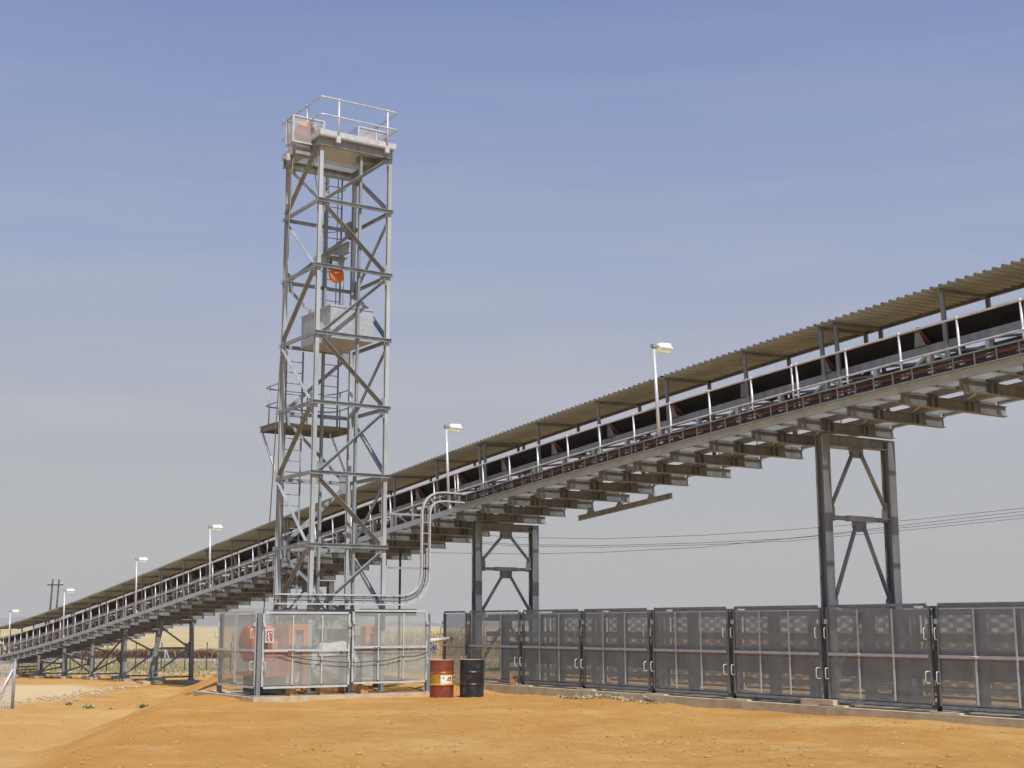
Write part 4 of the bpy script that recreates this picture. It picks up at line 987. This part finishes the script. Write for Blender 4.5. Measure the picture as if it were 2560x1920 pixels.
# strainer assembly
x = (429 - 1280) / 3434.7 * 86; z = ground_z(x, 86); o = thing('strainer_post', 'pale braced strainer post of the field fence, left of the light enclosure', 'fence post', (x, 86, z), 0, world_pos=True)
mb = MB(); mb.tube([(0, 0, -.1), (0, 0, 1.5)], .05, 8); mb.build('upright', M['galv'], o); mb = MB(); mb.tube([(.03, 0, 1.4), (.62, -.2, 0)], .035, 8); mb.build('brace', M['galv'], o)
# chain link panel lower left
cy = 41.0; cx = (62 - 1280) / 3434.7 * cy; z = ground_z(cx, cy)
o = thing('chain_link_fence', 'chain link fence end with braced galvanised post at the left edge', 'fence', (cx, cy, z), 0, world_pos=True)
HT = 1.38
mb = MB(); mb.tube([(0, 0, -.1), (0, 0, HT)], .045, 10); mb.lathe([(0, .0), (.05, 0), (.05, .02), (0, .05)], (0, 0, HT), n=10); mb.build('post', M['galv'], o)
mb = MB(); mb.tube([(-.04, -.03, HT * .82), (-.52, -.25, -.02)], .032, 8); mb.build('brace', M['galv_bright'], o)
mb = MB(); mb.tube([(-.62, .05, -.1), (-.60, .05, HT)], .03, 8); mb.tube([(-1.9, .05, -.1), (-1.9, .05, HT)], .03, 8); mb.build('post', M['galv_dull'], o)
mb = MB(); zb = -.05; mb.quad((-3.2, 0, zb), (0, 0, zb), (0, 0, HT - .03), (-3.2, 0, HT - .03), [(-3.2, zb), (0, zb), (0, HT), (-3.2, HT)]); mb.build('wire_mesh', M['mesh_chain'], o)
mb = MB()
for h in (.1, .7, HT - .04): mb.tube([(-3.2, -.01, h), (0, -.01, h)], .008, 5)
mb.build('line_wire', M['galv_bright'], o)
# twin power pole
PY = 218; x0 = (143 - 1280) / 3434.7 * PY; x1 = (158.5 - 1280) / 3434.7 * PY; z = ground_z(x0, PY)
o = thing('power_pole', 'distant twin timber power pole with a crossarm beyond the conveyor at left', 'power pole', (x0, PY, z), 0, world_pos=True)
for dx in (0, x1 - x0):
    mb = MB(); mb.tube([(dx - .35, 0, -.5), (dx, 0, 10.2)], .15, 8, radii=[.19, .13]); mb.build('pole', M['pole_wood'], o)
mb = MB(); mb.bar((-.75, -.15, 9.35), (x1 - x0 + .75, -.15, 9.35), .16, .2); mb.build('crossarm', M['pole_wood'], o)
for dx in (-.6, .48, 1.6):
    mb = MB(); mb.lathe([(.03, 0), (.07, .03), (.05, .1), (.08, .14), (.03, .25)], (dx, -.15, 9.45), n=8); mb.build('insulator', M['white'], o)
def unproj(px, py, Y):
    p = 9.955 * math.pi / 180; x = (px - 1280) / 3434.7; y = (960 - py) / 3434.7
    d = Vector((x, math.cos(p) - y * math.sin(p), math.sin(p) + y * math.cos(p))); d *= Y / d.y
    return Vector((d.x, d.y, d.z + EYE))
for (pts, lab) in (([(880, 1318), (1100, 1350), (1285, 1365), (1500, 1368), (1760, 1362), (1980, 1352), (2300, 1322), (2560, 1295), (2900, 1250)], 'thick lower overhead power line sagging behind the right trestles'),
                   ([(880, 1314), (1100, 1346), (1285, 1361), (1500, 1364), (1760, 1357), (1980, 1346), (2300, 1315), (2560, 1287), (2900, 1240)], 'second overhead power line just above the thick lower one'),
                   ([(880, 1300), (1100, 1330), (1285, 1343), (1500, 1347), (1760, 1338), (1980, 1324), (2300, 1298), (2560, 1270), (2900, 1228)], 'topmost thin overhead power line behind the right trestles'),
                   ([(880, 1352), (1085, 1382), (1320, 1385), (1500, 1381), (1760, 1368), (2050, 1338), (2300, 1308), (2560, 1278), (2900, 1235)], 'lowest thin overhead power line, crossing the others')):
    mb = MB(); mb.tube([unproj(a, b_, 130) for a, b_ in pts], .022, 5); tag(mb.build('power_line', M['cable_black']), lab, 'power line', 'overhead power lines')

# ------------------------------------------------------------------ vegetation and litter
def blade(mb, p, d, l, w, droop, n=3):
    d = Vector(d).normalized(); sd_ = d.cross(Vector((0, 0, 1)));
    if sd_.length < .01: sd_ = Vector((1, 0, 0))
    sd_.normalize(); prev = None; p = Vector(p)
    for k in range(n + 1):
        u = k / n; q = p + d * (l * u) - Vector((0, 0, droop * l * u * u)); ww = w * (1 - u * .85)
        cur = (q - sd_ * ww, q + sd_ * ww)
        if prev: mb.quad(prev[0], prev[1], cur[1], cur[0])
        prev = cur
def leafmat(name, cols):
    m, nt, b = mat_new(name); b.inputs['Roughness'].default_value = .9
    g = N(nt, 'ShaderNodeNewGeometry'); r = ramp(nt, [(k / (len(cols) - 1), c_) for k, c_ in enumerate(cols)]); nt.links.new(g.outputs['Random Per Island'], r.inputs[0]); nt.links.new(r.outputs[0], b.inputs['Base Color'])
    return m
M['corn'] = leafmat('dry_corn', [(.30, .22, .10), (.46, .35, .17), (.54, .44, .24), (.36, .25, .11), (.62, .52, .33)])
M['drygrass'] = leafmat('dry_grass', [(.22, .18, .08), (.40, .32, .15), (.48, .40, .22), (.30, .26, .11), (.16, .17, .06)])
M['brush'] = leafmat('brown_brush', [(.16, .09, .04), (.26, .15, .07), (.22, .14, .07), (.32, .20, .10)])
rn = random.Random(11)
mb = MB()
def corn(x, y, h):
    z = ground_z(x, y)
    mb.quad((x - .025, y, z), (x + .025, y, z), (x + .012 + rn.uniform(-.1, .1), y, z + h), (x - .012, y, z + h))
    for k in range(6):
        a = rn.uniform(0, 6.28); blade(mb, (x, y, z + h * rn.uniform(.2, .95)), (math.cos(a), math.sin(a), rn.uniform(.5, 1.3)), rn.uniform(.45, .8), .055, rn.uniform(.6, 1.2), 2)
for row in range(16):
    y = 133 + row * .95 + (row // 8) * 0; x = -52
    while x < 62:
        if x > -26.5: corn(x, y + rn.uniform(-.1, .1), rn.uniform(1.7, 2.35))
        x += rn.uniform(.22, .42)
for row in range(14):
    y = 152 + row * 9; x = -80
    while x < 90: (corn(x, y, rn.uniform(1.6, 2.2)) if x > -.2 * y else None); x += rn.uniform(.5, 1.1)
tag(mb.build('cornfield', M['corn'], normals=False), 'field of dry standing maize stalks beyond the fence', 'cornfield', kind='stuff')
mb = MB()
for k in range(12000):
    y = 76 + 40 * rn.random() ** 1.3; x = rn.uniform(-.42, .40) * y
    if y < 82 and rn.random() < .6: continue
    z = ground_z(x, y); h = rn.uniform(.15, .55) * (1.3 if math.sin(x * .35) + math.sin(y * .5) > .6 else .7)
    a = rn.uniform(0, 6.28); blade(mb, (x, y, z - .02), (math.cos(a) * .4, math.sin(a) * .4, 1), h, .03, .25, 2)
tag(mb.build('dry_grass', M['drygrass'], normals=False), 'dry grass verge between the yard and the field', 'grass', kind='stuff')
mb = MB()
for k in range(5200):
    x = rn.uniform(-40, -25.5); y = rn.uniform(122, 127); z = ground_z(x, y)
    a = rn.uniform(0, 6.28); blade(mb, (x, y, z), (math.cos(a) * .5, math.sin(a) * .5, 1), rn.uniform(.9, 1.9) * (.7 + .3 * math.sin(x * 1.1) ** 2), .05, .4, 2)
tag(mb.build('brown_brush', M['brush'], normals=False), 'brown dead brush band along the field edge behind the splayed trestle', 'brush', kind='stuff')
# husk pile on the ground at the kerb
mb = MB()
for k in range(420):
    u = rn.random(); t = 4.3 + 4.0 * u; s_ = -.18 - abs(rn.gauss(0, .16)) - .02; p = W(t, s_, 0); z = ground_z(p.x, p.y) + abs(rn.gauss(0, .04)) * (1 - (2 * u - 1) ** 2)
    a = rn.uniform(0, 6.28); blade(mb, (p.x, p.y, z), (math.cos(a), math.sin(a), rn.uniform(-.05, .55)), rn.uniform(.08, .26), rn.uniform(.012, .03), .35, 2)
tag(mb.build('corn_husks', M['husk'], normals=False), 'heap of dry maize husks along the right kerb', 'husks', kind='stuff')
mb = MB()
for k in range(900):
    y = 16 + 24 * rn.random(); x = rn.uniform(-.40, .40) * y
    tl, sl_ = local(x, y)
    if sl_ > -.25 and tl > -2 or (-2.4 < tl < 1.3 and -7.5 < sl_ < -1.3): continue
    cl = math.sin(x * .8 + 1.3) * math.sin(y * .55 + .4)
    if cl < .35 and rn.random() < .80: continue
    z = ground_z(x, y); a = rn.uniform(0, 6.28); blade(mb, (x, y, z + .004), (math.cos(a), math.sin(a), rn.uniform(0, .25)), rn.uniform(.03, .14), rn.uniform(.004, .013), .2, 2)
tag(mb.build('straw_litter', M['husk'], normals=False), 'scattered bits of straw and husk on the orange sand', 'straw', kind='stuff')
def pebble(mb, x, y, r, sink=.3):
    z = ground_z(x, y); i0 = len(mb.v); a0 = rn.uniform(0, 6.28); sx, sy, sz = r * rn.uniform(.8, 1.4), r * rn.uniform(.7, 1.1), r * rn.uniform(.5, .9)
    rings = [(0, 1), (.75, .65), (1, 0), (.6, -.7)]
    for (q, hz) in rings:
        for j in range(6):
            a = a0 + j * math.pi / 3; k_ = q * rn.uniform(.8, 1.15); mb.v.append((x + sx * k_ * math.cos(a), y + sy * k_ * math.sin(a), z + sz * (hz + .7 - sink)))
    for k in range(3):
        for j in range(6): mb.f.append((i0 + k * 6 + j, i0 + k * 6 + (j + 1) % 6, i0 + (k + 1) * 6 + (j + 1) % 6, i0 + (k + 1) * 6 + j))
mb = MB()
for k in range(420):
    y = 16 + 30 * rn.random() ** 1.2; x = rn.uniform(-.40, .40) * y; tl, sl_ = local(x, y)
    if sl_ > -.25 and tl > -2 or (-2.5 < tl < 1.3 and -7.5 < sl_ < -1.3): continue
    pebble(mb, x, y, rn.uniform(.006, .024) * (1.8 if rn.random() < .05 else 1))
for k in range(260):
    u = rn.random(); x = -15.0 - .3 * u + rn.gauss(0, .55) * (1.4 - u); y = 44.2 + 12 * u + rn.gauss(0, .6); pebble(mb, x, y, rn.uniform(.02, .065))
for k in range(220):
    x = rn.uniform(-34, -10); y = rn.uniform(80, 87); pebble(mb, x, y, rn.uniform(.05, .16))
tag(mb.build('stones', M['stone'], normals=False), 'loose pale stones and pebbles on the sand', 'stones', kind='stuff')
M['clod'] = mat('soil_clod', (.36, .19, .058), (.47, .27, .09), 3, 0, .95)
mb = MB()
for k in range(3600):
    y = 16 + 22 * rn.random() ** 1.3; x = rn.uniform(-.40, .40) * y; tl, sl_ = local(x, y)
    if sl_ > -.25 and tl > -2 or (-3.6 < tl < 1.1 and -6.8 < sl_ < -1.3): continue
    cl = math.sin(x * 1.1 + .6 * y) + math.sin(y * .9 - .4 * x + 2) + math.sin(x * .37 + 1)
    if cl < .6 and rn.random() < .75: continue
    pebble(mb, x, y, rn.uniform(.008, .022) * (1.9 if rn.random() < .06 else 1), .5)
tag(mb.build('soil_clods', M['clod'], normals=False), 'loose clods of the same orange soil scattered on the yard', 'clods', kind='stuff')
mb = MB()
for (cx, cy, sp, n) in ((-.9, 19.6, .55, 90), (1.9, 20.3, .8, 120), (-2.7, 21.5, .7, 60), (3.4, 19.0, .6, 90), (-5.3, 22.5, .5, 40), (.7, 24.5, .7, 50), (4.7, 22.2, .6, 50)):
    for k in range(n):
        x, y = cx + rn.gauss(0, sp), cy + rn.gauss(0, sp * .5); z = ground_z(x, y); a = rn.uniform(0, 6.28)
        blade(mb, (x, y, z + .004), (math.cos(a), math.sin(a), rn.uniform(0, .5)), rn.uniform(.04, .16), rn.uniform(.004, .012), .3, 2)
tag(mb.build('dead_grass', M['drygrass'], normals=False), 'small withered tufts of dead grass in the foreground sand', 'grass', kind='stuff')
def weed(x, y, n, h, label):
    z = ground_z(x, y); mb = MB()
    for k in range(n):
        a = rn.uniform(0, 6.28); blade(mb, (rn.gauss(0, h * .3), rn.gauss(0, h * .3), 0), (math.cos(a) * .7, math.sin(a) * .7, rn.uniform(.6, 1.6)), h * rn.uniform(.6, 1.3), h * .08, .45, 3)
    o = mb.build('weed', M['weed'], normals=False); o.location = (x, y, z); tag(o, label, 'weed', 'green weeds on the mound')
weed((383 - 1280) / 3434.7 * 41.5, 41.5, 40, .30, 'larger grey green weed on the mound slope, upper one of two')
weed((383 - 1280) / 3434.7 * 38.5, 38.5, 24, .2, 'small grey green weed just below the larger one on the mound')
weed((250 - 1280) / 3434.7 * 41, 41, 34, .30, 'green weed tuft at the edge of the pale road, leftmost')
weed((305 - 1280) / 3434.7 * 40.5, 40.5, 30, .13, 'tiny green weed right of the leftmost tuft')
weed((200 - 1280) / 3434.7 * 44, 44, 30, .24, 'weed among the pale stones near the road')
# bricks on the kerb
for (t, s, z, lab, r_) in ((2.05, -.02, SLAB_Z, 'clay brick lying on the kerb, lower one', .1), (2.0, -.01, SLAB_Z + .078, 'clay brick stacked on top of the other on the kerb', .25)):
    mb = MB(); mb.box((-.11, -.053, 0), (.11, .053, .074)); mb.box((-.085, -.03, .0745), (.085, .03, .0755)); o = mb.build('clay_brick', M['brick']); o.location = W(t, s, z + .001); o.rotation_euler = (0, 0, ROT + r_); tag(o, lab, 'brick', 'bricks on the kerb')
# dove
t_, s_ = 8.15, -.62; p = W(t_, s_, 0); bz = ground_z(p.x, p.y)
dv = thing('dove', 'small grey brown dove standing on the sand near the right kerb', 'bird', (p.x, p.y, bz), 0, world_pos=True)
mb = MB()
secs = [(-.17, .062, .004, .008), (-.10, .070, .022, .014), (-.05, .085, .042, .040), (0, .098, .050, .052), (.05, .118, .044, .050), (.085, .145, .028, .034), (.10, .172, .022, .026), (.115, .190, .024, .026), (.135, .195, .018, .018), (.15, .192, .006, .006), (.172, .186, .002, .002)]
rings = []
for (x, z, ry, rz) in secs: rings.append([(-x, ry * math.cos(a), z + rz * math.sin(a)) for a in [2 * math.pi * j / 12 for j in range(12)]])
loft(mb, rings); mb.sm = set(range(len(mb.f))); mb.build('body', M['bird'], dv)
for sg_ in (-1, 1):
    mb = MB(); loft(mb, [[(-x, sg_ * (y + dy), z + dz) for dy, dz in ((0, -h_), (.012, 0), (0, h_))] for x, y, z, h_ in ((.05, .038, .115, .02), (0, .046, .105, .034), (-.08, .034, .085, .022), (-.16, .010, .068, .006))]); mb.build('wing', M['bird_dark'], dv)
    mb = MB(); mb.tube([(0, sg_ * .02, .06), (-.005, sg_ * .022, .01), (-.03, sg_ * .024, .004)], .004, 5); mb.build('foot', M['idler'], dv)
mb = MB(); loft(mb, [[(x, y, .068 + .0 * x) for x, y in ((.13, -.012), (.13, .012))] + [(.13, .012, .075), (.13, -.012, .075)], [(.23, -.022, .050), (.23, .022, .050), (.23, .022, .055), (.23, -.022, .055)]]); mb.build('tail', M['bird_dark'], dv)
dv.rotation_euler = (0, 0, R(-12))

# ------------------------------------------------------------------ haze
mb = MB(); mb.box((-9000, -150, -30), (9000, 9000, 45)); hz = mb.build('haze', bpy.data.materials.new('haze')); hz['kind'] = 'stuff'
m = hz.data.materials[0]; m.use_nodes = True; nt = m.node_tree; nt.nodes.clear()
pv = N(nt, 'ShaderNodeVolumePrincipled'); pv.inputs['Color'].default_value = (.95, .93, .91, 1); pv.inputs['Density'].default_value = .00028
ou = N(nt, 'ShaderNodeOutputMaterial'); nt.links.new(pv.outputs[0], ou.inputs['Volume'])
